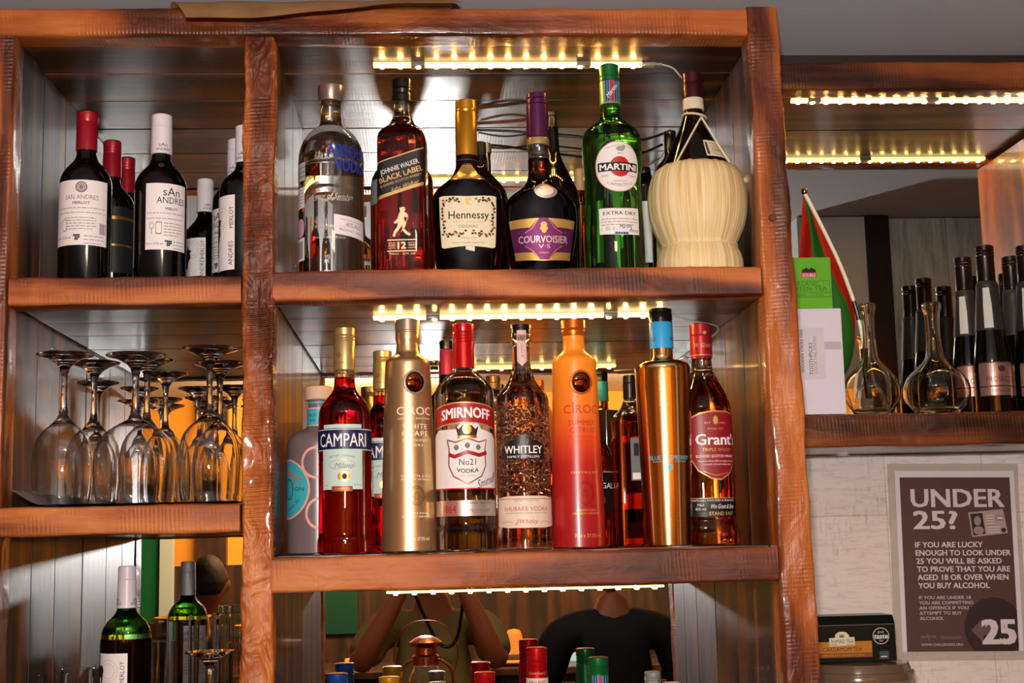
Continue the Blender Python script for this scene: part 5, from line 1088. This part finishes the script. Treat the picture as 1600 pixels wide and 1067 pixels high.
flat('front_print', els, (x0t+.0475, -.0351, tz), (1, 0, 0), (0, 0, -1), .00098, tb, (0, -1, 0))
# little flag leaning in the decanter
ft = thing('small_flag', 'small red and green flag on a white stick leaning out of the left decanter', 'flag', (W(1362, 638, .285).x, .285, SB+.008))
L = lambda p: Vector(p)-ft.location
POLE = [W(1360, 634, .285), W(1352, 580, .29), W(1350, 545, .292), W(1342, 500, .292), W(1331, 462, .292), W(1311, 410, .295), W(1283, 352, .298), W(1257, 302, .30)]
pp = [L(p) for p in curve_pts(POLE, 10)]
STK = mat('white_plastic_stick', '#e3dcc8', .4); BST = mat('black_plastic_socket', '#101010', .35)
i1 = 38; bm = bmesh.new(); tube(bm, pp[i1:], .0031, 10); link('upper_stick', bm, STK, ft)
bm = bmesh.new(); tube(bm, pp[30:i1+1], .0033, 10); link('stick_joint', bm, BST, ft); bm = bmesh.new(); tube(bm, pp[20:31], .0029, 10); link('lower_stick', bm, STK, ft)
bm = bmesh.new(); tube(bm, pp[3:21], [.0042+.0012*abs(i-9)/9 for i in range(18)], 10); link('stick_base', bm, BST, ft)
bm = bmesh.new(); e_ = pp[-1]; lathe(bm, [(.002, -.003), (.0045, 0), (.0052, .0035), (.0042, .007), (.001, .0085)], 16)
for v_ in bm.verts: v_.co += e_
link('finial', bm, mat('brass_finial', '#b88a3a', .25, 1.), ft)
rows = [(303, 1255, 1256, 1257, 1257.5), (330, 1253, 1260, 1267, 1271), (352, 1252, 1264, 1273, 1283), (376, 1251, 1267, 1281, 1294.5), (400, 1250, 1269, 1290, 1306), (425, 1250, 1271, 1300, 1317), (450, 1251, 1273, 1311, 1327), (475, 1252, 1276, 1324, 1334), (500, 1254, 1279, 1331, 1336), (525, 1257, 1283, 1334, 1336), (550, 1261, 1288, 1333, 1333.5), (570, 1268, 1294, 1328, 1328.5), (588, 1286, 1304, 1318, 1318.5)]
fs_ = [pchip([r[0] for r in rows], [r[i] for r in rows]) for i in range(1, 5)]
bm = bmesh.new(); G = []; NJ = 60
for j in range(NJ+1):
    y = 303+(588-303)*j/NJ; xs4 = [f(y) for f in fs_]; row = []
    for k in range(3):
        for m_ in range(6 if k < 2 else 7):
            tt = m_/6; x = xs4[k]+(xs4[k+1]-xs4[k])*tt; u_ = (k+tt)/3
            row.append(bm.verts.new(L(W(x, y, .312+.010*math.sin(u_*9+y*.012)*smooth((y-303)/80)))))
    G.append(row)
for j in range(NJ):
    for i in range(len(G[0])-1):
        f = bm.faces.new((G[j][i], G[j][i+1], G[j+1][i+1], G[j+1][i])); f.material_index = 1 if 6 <= i < 12 else 0
bmesh.ops.solidify(bm, geom=bm.faces[:], thickness=.0006)
link('cloth', bm, [mat('flag_red_cloth', '#d2200f', .6), mat('flag_green_cloth', '#2f7f24', .6)], ft, True, 60)
# ------------------------------------------------------------------ the age notice
yw = .4595
A, Bc, D = W(1398, 737, yw), W(1583.5, 734.5, yw), W(1409, 1020, yw)
wid = (Bc-A).length; hei = (D-A).length; tl_ = math.atan2(-(D.x-A.x), -(D.z-A.z)); cen = (Bc+D)/2
no = thing('age_notice', 'laminated brown UNDER 25? notice pinned on the whitewashed wall', 'notice', (cen.x, yw-.0012, cen.z)); no.rotation_euler = (0, .018, 0)
link('laminate', add_box(bmesh.new(), (-wid/2-.012, -.0004, -hei/2-.014), (wid/2+.008, .0004, hei/2+.012), 0, .0003), mat('clear_laminate', '#d8cdbb', .12, alpha=.35), no, False)
link('paper', add_box(bmesh.new(), (-wid/2, -.0012, -hei/2), (wid/2, -.0006, hei/2), 0, 0), mat('notice_white_paper', '#e2dadd', .35), no, False)
BRN = mat('notice_brown_ink', '#59423c', .4); BRD = mat('notice_dark_circle', '#3a2b28', .4); LT = mat('notice_pale_ink', '#dccfd0', .4); MID = mat('notice_mid_ink', '#9c8884', .4)
def T(s, x0, y, h, w_, bold=.03, m_=None): return el_text(s, x0+w_/2, y, h, m_ or LT, w=w_, bold=bold)
# units: photo-crop units, paper is 640 wide x 955 high
e = [el_rect(24, 615, 34, 932, BRN), T('UNDER', 78, 140, 96, 502, .035), T('25?', 86, 254, 96, 238, .035)]
e += [el_poly([(382, 218), (570, 200), (590, 326), (398, 346)], mat('notice_card_ink', '#b09a94', .4)), el_poly([(392, 226), (458, 220), (470, 330), (404, 338)], BRD), el_disc(430, 262, 19, 25, MID, 16), el_disc(434, 312, 28, 22, MID, 16), el_rect(528, 572, 232, 262, MID), el_rect(535, 566, 243, 251, LT), el_disc(568, 310, 14, 12, BRD, 14)]
e += [el_rect(474, 520, 232+i*14, 236+i*14, LT, -1) for i in range(4)]+[el_rect(480, 548, 292+i*13, 296+i*13, LT, -1) for i in range(3)]
for i, (s_, w_) in enumerate((('IF YOU ARE LUCKY', 362), ('ENOUGH TO LOOK UNDER', 508), ('25 YOU WILL BE ASKED', 456), ('TO PROVE THAT YOU ARE', 498), ('AGED 18 OR OVER WHEN', 484), ('YOU BUY ALCOHOL', 380))): e.append(T(s_, 90+i*1.5, 384+i*42, 29, w_, .035))
for i, (s_, w_) in enumerate((('IF YOU ARE UNDER 18', 276), ('YOU ARE COMMITTING', 288), ('AN OFFENCE IF YOU', 260), ('ATTEMPT TO BUY', 224), ('ALCOHOL', 128))): e.append(T(s_, 98, 656+i*26.5, 17, w_, .03, mat('notice_soft_ink', '#c2b2b2', .4)))
n_ = 40; circ = [(490+158*math.cos(2*PI*i/n_), 815+158*math.sin(2*PI*i/n_)) for i in range(n_)]
e += [el_poly([(min(x, 615), min(y, 932)) for x, y in circ], BRD), el_poly([(366, 826), (430, 766), (430, 800), (474, 800), (474, 850), (430, 850), (430, 888)], mat('notice_arrow', '#6d5650', .4)), T('25', 420, 830, 124, 186, .07)]
e += [T('NICK STIB', 100, 856, 13, 78, .0, MID), el_line([(134, 838), (142, 858), (138, 876)], 2, MID), T('drinkaware.co.uk', 204, 856, 9, 108, .0, MID), el_rect(204, 312, 865, 866.5, MID), T('WWW.CHALLENGE25.ORG', 100, 896, 14, 220, .01, mat('notice_soft_ink'))]
flat('printing', e, (-wid/2, -.0013, hei/2), (1, 0, 0), (0, 0, -1), wid/640, no, (0, -1, 0), z_step=.00015, base=.0001)
# ------------------------------------------------------------------ tub and cardamom tea below the notice
RT = Z(-.3298); Yt = .34
cxt, rr_ = 1340, 86; s = mpp(cxt, 1045, Yt); X = W(cxt, 1045, Yt).x; zt_ = W(cxt, 1046, Yt).z-RT
tub = thing('storage_tub', 'round clear plastic tub with a brown lid under the black tea box', 'tub', (X, Yt, RT)); R_ = rr_*s
bm = bmesh.new(); lathe(bm, [(R_*.90, 0), (R_*.93, .004), (R_*.965, zt_-.004), (R_*.965-.002, zt_-.004), (R_*.93-.002, .006), (.001, .006)], 64); link('tub_wall', bm, mat('cloudy_plastic', '#a89a84', .25, trans=.35), tub, True, 50)
bm = bmesh.new(); lathe(bm, [(R_*.97, zt_-.012), (R_, zt_-.012), (R_, zt_-.002), (R_*.985, zt_), (R_*.95, zt_+.0005), (R_*.93, zt_+.006), (R_*.90, zt_+.012), (R_*.5, zt_+.0135), (.002, zt_+.014)], 64); link('lid', bm, mat('brown_glossy_lid', '#6b5644', .18, coat=.4), tub, True, 40)
zl_ = RT+zt_+.0146
p0, p1 = W(1262, 1022, Yt-.03), W(1400, 1022, Yt-.03); q1 = W(1394, 951, Yt-.03)
tw = .136; tcx = p1.x-tw/2; th_ = .068
tea = thing('tea_box', 'black and gold cardamom tea box lying on the round tub', 'box', (tcx, Yt+.005, zl_), None, .0); tea.rotation_euler = (0, 0, .03)
BT = mat('black_green_tea_card', '#07110d', .3)
bm = bmesh.new(); hw_, dp, ch_ = tw/2, .036, .012
prof_ = [(-dp, 0), (-dp, th_-ch_), (-dp+ch_*.7, th_), (dp-ch_*.7, th_), (dp, th_-ch_), (dp, 0)]
Lf = [bm.verts.new((-hw_, a, z)) for a, z in prof_]; Rt = [bm.verts.new((hw_, a, z)) for a, z in prof_]
for i in range(6): bm.faces.new((Lf[i], Lf[(i+1) % 6], Rt[(i+1) % 6], Rt[i]))
bm.faces.new(Lf); bm.faces.new(Rt); link('carton', bm, BT, tea, False)
OG = mat('ochre_gold_panel', '#b8761c', .45); OG2 = mat('dark_ochre_strip', '#8c4f14', .45); IV = mat('ivory_crest', '#ddd2b4', .5)
e = [el_rect(6, 98, 26, 50, OG), el_rect(6, 98, 43, 50, OG2), el_text('CARDAMOM TEA', 51, 37.5, 6.4, mat('maroon_print', '#4a140a', .5), w=62), el_text('SPECIALITY QUALITY TEA', 52, 46.6, 2.6, GOLDT, w=66, spacing=1.1),
     el_poly([(31, 20.5), (40, 20), (41, 15), (46, 11.6), (52, 11), (58, 12), (62, 16), (63, 19.5), (71, 19.5), (71, 32), (31, 33)], IV), el_text('AHMAD TEA', 51, 25.5, 6, DKGR, w=36), el_rect(33, 43, 30.4, 31.2, DKGR), el_rect(58, 69, 30.4, 31.2, DKGR), el_disc(51, 18, 4.5, 2.4, GREYINK, 12),
     el_disc(113, 19, 13, 12.6, IV, 30), el_disc(113, 19, 12, 11.6, BT, 30), el_text('great', 113, 12.5, 4, IV, w=10), el_text('taste', 113, 19, 8, WHP, w=22, bold=.03), el_text('2014', 113, 26, 2.6, IV, w=6), el_rect(109, 124, 42, 54, mat('slate_small_panel', '#3a4a48', .5)), el_rect(111, 121, 49.5, 51, IV), el_rect(0, 134, 1.2, 1.7, MID)]
flat('front_print', e, (-hw_+.002, -dp-.0001, th_-ch_), (1, 0, 0), (0, 0, -1), tw/138, tea, (0, -1, 0))
# ------------------------------------------------------------------ the room that the mirrors show
bt = thing('bar_counter', 'dark wooden bar counter on the customers side, seen in the mirror', 'counter', (0, -1.3, 0))
box('counter_top', (-1.9, -.27, Z(-.545)), (1.9, .3, Z(-.502)), M_TOP, bt, .006); box('front_panel', (-1.85, -.18, 0), (1.85, .18, Z(-.5455)), M_DKW, bt)
sb = thing('sideboard', 'dark high sideboard against the far wall, seen in the mirror', 'sideboard', (0, -3.86, 0))
box('top', (-1.45, -.27, Z(-.585)), (1.45, .27, Z(-.552)), M_DKW, sb, .004); box('carcass', (-1.4, -.25, 0), (1.4, .24, Z(-.5855)), M_DKW, sb)
for i in range(4): box('door', (-1.36+i*.69, .2405, .08), (-.71+i*.69, .262, Z(-.62)), M_DKW, sb, .004)
SH = mat('orange_straw', '#d98a3a', .6); t = NT(SH); t.bump(t.wave(t.coords((1, 1, 1)), 60, 1, 1, 1, 'Z'), .6, .003)
def hat(label, x, z, k=1.):
    h = thing('straw_hat', label, 'hat', (x, -3.8, z), 'straw hats in the mirror'); bm = bmesh.new()
    P = [(.001, .004), (.05, .004), (.10, .001), (.135, .012), (.138, .016), (.10, .012), (.062, .022), (.050, .05), (.042, .10), (.036, .135), (.026, .152), (.001, .157)]
    f = [(r*k, q*k) for r, q in P]; lathe(bm, f, 36); link('hat_body', bm, SH, h, True, 50)
    bm = bmesh.new(); lathe(bm, [(.0655*k, .021*k), (.066*k, .024*k), (.0545*k, .046*k), (.053*k, .046*k)], 36); link('hat_band', bm, mat('dark_hat_band', '#3a1a10', .6), h, True, 50)
hat('orange straw hat reflected just right of the photographer', .37, Z(-.5515))
hat('orange straw hat reflected above the green wine bottle', -1.10, Z(-.3205), 1.15)
tag(box('wooden_crate', (-1.28, -3.96, Z(-.5515)), (-.92, -3.68, Z(-.3215)), M_DKW, bev=.004), 'dark wooden crate on the sideboard carrying a straw hat', 'crate')
tag(box('till_screen', (.53, -3.86, Z(-.5515)), (.69, -3.83, Z(-.42)), mat('pale_blue_screen', '#9fc4e0', .3, emit='#8fb8dc', es=.5), bev=.003), 'small pale blue lit screen standing on the far sideboard', 'screen')
cj = thing('candle_jar', 'glowing orange candle jar on the far sideboard', 'candle', (-.37, -3.7, Z(-.5515)))
bm = bmesh.new(); lathe(bm, [(.035, 0), (.036, .09), (.034, .09), (.033, .008), (.001, .007)], 24); link('jar', bm, THIN, cj)
bm = bmesh.new(); lathe(bm, [(.026, .0085), (.026, .05), (.001, .05)], 20); link('candle', bm, mat('candle_wax', '#f0a050', .5, emit='#ff7a20', es=2.), cj)
gp = tag(box('green_picture', (-.75, -4.165, Z(-.42)), (-.36, -4.1505, Z(-.16)), mat('teal_green_picture', '#08352d', .4), bev=.002), 'teal green picture hanging on the dark far wall', 'picture')
# hurricane lantern on the bar
COP = mat('aged_copper', '#a8552a', .28, .9); lz = Z(-.5015)
lt = thing('hurricane_lantern', 'copper hurricane lantern with a glass globe on the bar', 'lantern', (-.02, -1.12, lz))
bm = bmesh.new(); lathe(bm, [(.062, 0), (.066, .004), (.066, .03), (.06, .038), (.03, .044), (.026, .055), (.034, .058), (.034, .066), (.001, .067)], 36); link('fuel_tank', bm, COP, lt, True, 40)
bm = bmesh.new(); lathe(bm, [(.031, .068), (.045, .09), (.052, .115), (.048, .145), (.034, .175), (.030, .18), (.0285, .18), (.0325, .174), (.0465, .145), (.0505, .115), (.0435, .09), (.0295, .068)], 36, close=False); link('globe', bm, THIN, lt, True, 60)
bm = bmesh.new(); lathe(bm, [(.030, .181), (.036, .184), (.036, .205), (.030, .21), (.028, .228), (.040, .232), (.044, .242), (.03, .252), (.016, .258), (.001, .26)], 36); link('chimney', bm, COP, lt, True, 40)
for sgn in (-1, 1):
    bm = bmesh.new(); tube(bm, curve_pts([(sgn*.050, 0, .035), (sgn*.068, 0, .07), (sgn*.072, 0, .12), (sgn*.066, 0, .17), (sgn*.037, 0, .196)], 6), .0042, 8); link('side_tube', bm, COP, lt, True, 60)
bm = bmesh.new(); tube(bm, curve_pts([(-.071, .008, .15), (-.085, .02, .22), (-.05, .03, .285), (0, .032, .30), (.05, .03, .285), (.085, .02, .22), (.071, .008, .15)], 6), .0016, 6); link('bail_handle', bm, COP, lt, True, 60)
# people
def skinned(name, joints, bones, m, parent, root=0, sub=2):
    """one continuous surface grown round a skeleton: joints = {key: (point, radius or (rx, ry))}"""
    keys = list(joints); me = bpy.data.meshes.new(name); me.from_pydata([joints[k][0] for k in keys], [(keys.index(a), keys.index(b_)) for a, b_ in bones], [])
    o = bpy.data.objects.new(name, me); col.objects.link(o); sk = o.modifiers.new('grow', 'SKIN'); sk.branch_smoothing = .6; sk.use_smooth_shade = True
    for i, k in enumerate(keys):
        r = joints[k][1]; me.skin_vertices[0].data[i].radius = r if isinstance(r, tuple) else (r, r)
        me.skin_vertices[0].data[i].use_root = (i == root)
    ss = o.modifiers.new('round', 'SUBSURF'); ss.levels = sub; ss.render_levels = sub
    me.materials.append(m); o.parent = parent
    o.matrix_parent_inverse = Matrix.Translation(-parent.location); return o
def chain(*k): return list(zip(k, k[1:]))
def add_hand(J, Bn, wrist, tag_, fw_, side, up_):
    """palm, thumb and four bent fingers; fw_ = along the hand, side = towards the thumb, up_ = back of the hand"""
    w_ = Vector(J[wrist][0]); fw_, side, up_ = Vector(fw_).normalized(), Vector(side).normalized(), Vector(up_).normalized()
    p = w_+fw_*.05; J[tag_+'palm'] = (p, (.032, .017)); Bn.append((wrist, tag_+'palm'))
    kn = w_+fw_*.082; J[tag_+'kn'] = (kn, (.034, .013)); Bn.append((tag_+'palm', tag_+'kn'))
    for i, (s_, ln) in enumerate(((.028, .070), (.009, .078), (-.010, .072), (-.028, .058))):
        a = kn+side*s_+fw_*.016; b1 = a+fw_*ln*.45-up_*ln*.22; b2 = b1+fw_*ln*.18-up_*ln*.45
        for q, pt, r in (('a', a, .0095), ('b', b1, .0088), ('c', b2, .0078)): J[f'{tag_}f{i}{q}'] = (pt, r)
        Bn.extend(chain(tag_+'kn', f'{tag_}f{i}a', f'{tag_}f{i}b', f'{tag_}f{i}c'))
    a = w_+fw_*.03+side*.038-up_*.006; b1 = a+fw_*.028+side*.018-up_*.012; b2 = b1+fw_*.026-up_*.012
    for q, pt, r in (('a', a, .012), ('b', b1, .0105), ('c', b2, .009)): J[f'{tag_}t{q}'] = (pt, r)
    Bn.extend(chain(tag_+'palm', tag_+'ta', tag_+'tb', tag_+'tc'))
SKINM = mat('warm_skin', '#a8623f', .5); SKIND = mat('tanned_skin', '#8f5034', .5)
def head(center, face, hair, skin, parent, hair_len=0.):
    """face = unit vector the face looks along; skull, jaw, nose, ears and eyes worked in one surface, hair as a child"""
    c = Vector(center); f = Vector(face).normalized(); s_ = f.cross(Vector((0, 0, 1))).normalized(); bm = bmesh.new(); hb = bmesh.new()
    def shape(a, e):
        x, y, z = math.sin(a)*math.cos(e), math.cos(a)*math.cos(e), math.sin(e)
        px_, py_, pz = x*.076, y*.096, z*.118
        if pz < 0: k = 1-.30*smooth(-pz/.118); px_ *= k; py_ *= (k+.08 if y > 0 else k-.06)
        if y > .3:
            n1 = math.exp(-((x/.16)**2+((z+.10)/.16)**2)); py_ += .022*n1
            for q in (-1, 1): py_ -= .011*math.exp(-(((x-q*.38)/.16)**2+((z-.10)/.10)**2))
            py_ += .006*math.exp(-((x/.28)**2+((z+.48)/.06)**2)); py_ -= .005*math.exp(-((x/.3)**2+((z+.40)/.03)**2))
        for q in (-1, 1):
            er = math.exp(-(((y+.05)/.12)**2+((z-.0)/.22)**2))*(1 if x*q > .8 else 0); px_ += q*.016*er
        return px_, py_, pz
    nu, nv = 64, 44; R_ = []
    for j in range(1, nv):
        e = -PI/2+PI*j/nv; R_.append([bm.verts.new(c+s_*p[0]+f*p[1]+Vector((0, 0, p[2]))) for p in [shape(2*PI*i/nu, e) for i in range(nu)]])
    for A_, B_ in zip(R_, R_[1:]):
        for i in range(nu): bm.faces.new((A_[i], A_[(i+1) % nu], B_[(i+1) % nu], B_[i]))
    bm.faces.new(R_[0]); bm.faces.new(R_[-1]); o = link('head', bm, skin, parent, True, 80); o.matrix_parent_inverse = Matrix.Translation(-parent.location)
    H_ = []
    for j in range(nv//2-6, nv):
        e = -PI/2+PI*j/nv; row = []
        for i in range(nu):
            a = 2*PI*i/nu; p = shape(a, e); lim = .30+.62*smooth((math.cos(a)-.1)/.6)-.5*smooth((-math.cos(a))/.8)-hair_len
            k = .008*smooth((math.sin(e)-lim+.12)/.2)-.004
            n_ = Vector((p[0], p[1], p[2])).normalized(); q_ = Vector(p)+n_*(k+.002*noise.noise(Vector((a*9, e*9, 1))))
            row.append(hb.verts.new(c+s_*q_.x+f*q_.y+Vector((0, 0, q_.z))))
        H_.append(row)
    for A_, B_ in zip(H_, H_[1:]):
        for i in range(nu): hb.faces.new((A_[i], A_[(i+1) % nu], B_[(i+1) % nu], B_[i]))
    hb.faces.new(H_[0]); hb.faces.new(H_[-1]); h = link('hair', hb, hair, parent, True, 80); h.matrix_parent_inverse = Matrix.Translation(-parent.location)
    for q in (-1, 1):
        for (R__, m_, off) in ((.0125, mat('eye_white', '#e8e2da', .2), .0715), (.0068, mat('dark_iris', '#2a1a10', .1), .0775)):
            eb = bmesh.new(); bmesh.ops.create_uvsphere(eb, u_segments=16, v_segments=10, radius=R__)
            for v_ in eb.verts: v_.co += c+s_*(q*.029)+f*off+Vector((0, 0, .012))
            eo = link('eye', eb, m_, parent, True, 80); eo.matrix_parent_inverse = Matrix.Translation(-parent.location)
def person(label, x, y, face, neck_z, arms, shirt, trousers, hair, skin, hair_len=0., collar=None, sleeve=1.):
    """arms: {side: (elbow, wrist, hand direction, thumb side, back of hand)} in world metres; face = +1 towards the bar, -1 away"""
    root = thing('person', label, 'person', (x, y, 0)); f = face; k = (neck_z)/1.42
    P = lambda dx, dy, z: (x+dx, y+dy*f, z*k)
    J = {'pel': (P(0, 0, .93), (.15, .11)), 'waist': (P(0, .005, 1.05), (.135, .10)), 'chest': (P(0, .0, 1.24), (.155, .11)), 'col': (P(0, -.01, 1.37), (.10, .075)), 'neck': (P(0, -.005, 1.43), .056), 'nk2': (P(0, .012, 1.50), .053)}
    Bn = chain('pel', 'waist', 'chest', 'col', 'neck', 'nk2')
    for q, s_ in ((-1, 'l'), (1, 'r')):
        J['sh'+s_] = (P(q*.18, -.005, 1.355), .058); e_, wr, hd, ts, bk = arms[q]
        J['el'+s_] = (e_, .041); mid = (Vector(J['sh'+s_][0])+Vector(e_))/2; J['ua'+s_] = (mid, .049)
        J['fa'+s_] = (Vector(e_)*.6+Vector(wr)*.4, .040); J['wr'+s_] = (wr, (.027, .022)); Bn += chain('col', 'sh'+s_, 'ua'+s_, 'el'+s_, 'fa'+s_, 'wr'+s_); add_hand(J, Bn, 'wr'+s_, s_, hd, ts, bk)
        J['hip'+s_] = (P(q*.095, 0, .87), .095); J['kn'+s_] = (P(q*.11, .02, .49), .058); J['cf'+s_] = (P(q*.112, 0, .36), .056); J['an'+s_] = (P(q*.115, -.02, .10), .036); J['ft'+s_] = (P(q*.12, .10, .045), (.04, .03))
        Bn += chain('pel', 'hip'+s_, 'kn'+s_, 'cf'+s_, 'an'+s_, 'ft'+s_)
    skinned('body', J, Bn, skin, root)
    S = {k_: (J[k_][0], tuple(v_+.016 for v_ in (J[k_][1] if isinstance(J[k_][1], tuple) else (J[k_][1],)*2))) for k_ in ('pel', 'waist', 'chest', 'col', 'shl', 'shr', 'ual', 'uar')}
    SBn = chain('pel', 'waist', 'chest', 'col')+chain('col', 'shl', 'ual')+chain('col', 'shr', 'uar')
    for s_ in 'lr':
        if sleeve > 1.2: S['el'+s_] = (J['el'+s_][0], .056); S['fa'+s_] = (J['fa'+s_][0], .052); S['wr'+s_] = (J['wr'+s_][0], .038); SBn += chain('ua'+s_, 'el'+s_, 'fa'+s_, 'wr'+s_)
        else: S['el'+s_] = (Vector(J['ua'+s_][0])*.35+Vector(J['el'+s_][0])*.65, .062); SBn += [('ua'+s_, 'el'+s_)]
    S['hem'] = (P(0, 0, .86), (.165, .125)); SBn.append(('pel', 'hem'))
    if collar: S['cl'] = (P(0, -.006, 1.475), .066); SBn.append(('col', 'cl'))
    skinned('shirt', S, SBn, shirt, root)
    T_ = {k_: (J[k_][0], tuple(v_+.014 for v_ in (J[k_][1] if isinstance(J[k_][1], tuple) else (J[k_][1],)*2))) for k_ in ('pel', 'hipl', 'hipr', 'knl', 'knr', 'cfl', 'cfr', 'anl', 'anr')}
    skinned('trousers', T_, chain('pel', 'hipl', 'knl', 'cfl', 'anl')+chain('pel', 'hipr', 'knr', 'cfr', 'anr'), trousers, root)
    for q in (-1, 1):
        bm = bmesh.new(); c0 = Vector(P(q*.12, .05, 0)); add_box(bm, (c0.x-.05, c0.y-.14, .0), (c0.x+.05, c0.y+.14, .085), 0, .028); so = link('shoe', bm, mat('dark_leather_shoe', '#1a120d', .4), root, True, 80); so.matrix_parent_inverse = Matrix.Translation(-root.location)
    hc = P(0, .035, 1.43); hc = (hc[0], hc[1], neck_z*1.0+.185); head(hc, (0, f, 0), hair, skin, root, hair_len); return root
HAIR = mat('dark_brown_hair', '#1d120b', .6); OLIVE = mat('olive_khaki_shirt', '#8a7a45', .8); BLK = mat('black_cotton_shirt', '#0c0c0f', .8); JEAN = mat('dark_denim', '#1c2638', .8)
person('person in an olive short-sleeved shirt raising a camera with both hands, reflected in the mirror', 0., -2.07, 1, Z(-.215),
       {-1: ((-.25, -1.98, Z(-.40)), (-.075, -1.90, Z(-.10)), (.15, .35, 1), (.3, 1, -.2), (-1, .2, .2)), 1: ((.215, -1.98, Z(-.40)), (.078, -1.90, Z(-.09)), (-.15, .35, 1), (-.3, 1, -.2), (1, .2, .2))}, OLIVE, JEAN, HAIR, SKINM)
person('person in a black collared shirt standing with their back to the mirror', .60, -2.02, -1, Z(-.245),
       {-1: ((.32, -2.04, Z(-.58)), (.40, -2.26, Z(-.66)), (.3, -1, -.1), (.7, -.3, .6), (-.6, 0, .8)), 1: ((.88, -2.04, Z(-.58)), (.80, -2.26, Z(-.66)), (-.3, -1, -.1), (-.7, -.3, .6), (.6, 0, .8))}, BLK, JEAN, HAIR, SKIND, 0, True, 1.5)
person('person in dark clothes further back, reflected above the tumblers', -.90, -3.0, -1, Z(-.33),
       {-1: ((-1.16, -2.98, Z(-.66)), (-1.02, -3.18, Z(-.74)), (.4, -1, 0), (.7, -.3, .6), (-.6, 0, .8)), 1: ((-.64, -2.98, Z(-.66)), (-.78, -3.18, Z(-.74)), (-.4, -1, 0), (-.7, -.3, .6), (.6, 0, .8))}, mat('dark_brown_top', '#20120c', .8), JEAN, HAIR, SKIND, .1, False, 1.5)
# the photographer's camera
dc = thing('camera_body', 'black camera held up by the person in the olive shirt', 'camera', (0, -1.86, Z(0)))
CB = mat('black_camera_rubber', '#0d0d0e', .45)
bm = add_box(bmesh.new(), (-.065, -.045, -.045), (.065, -.012, .04), 0, .008); add_box(bm, (-.06, -.05, -.04), (-.03, .004, .035), 0, .01); link('housing', bm, CB, dc, True, 60)
bm = bmesh.new(); lathe(bm, [(.034, 0), (.036, .004), (.036, .022), (.033, .024), (.033, .046), (.030, .048), (.001, .044)], 36)
for v_ in bm.verts: v_.co = Vector((v_.co.x, v_.co.z-.0115, v_.co.y))
link('lens', bm, mat('black_gloss_lens', '#050507', .1), dc, True, 40)
link('viewfinder_hump', add_box(bmesh.new(), (-.022, -.044, .0405), (.022, -.012, .068), 0, .006), CB, dc, True, 60)
link('flash_arm', add_box(bmesh.new(), (-.034, -.034, .0685), (-.004, -.024, .108), 0, .003), CB, dc, True, 60)
link('flash_head', add_box(bmesh.new(), (-.061, -.03, .1085), (.021, .024, .152), 0, .004), CB, dc, True, 60)
st_ = bmesh.new(); tube(st_, curve_pts([(.07, -.03, .02), (.10, -.07, -.12), (.08, -.085, -.30), (.03, -.09, -.33), (-.02, -.08, -.25), (-.075, -.05, -.1), (-.07, -.03, .02)], 8), .006, 6); link('strap', st_, CB, dc, True, 60)
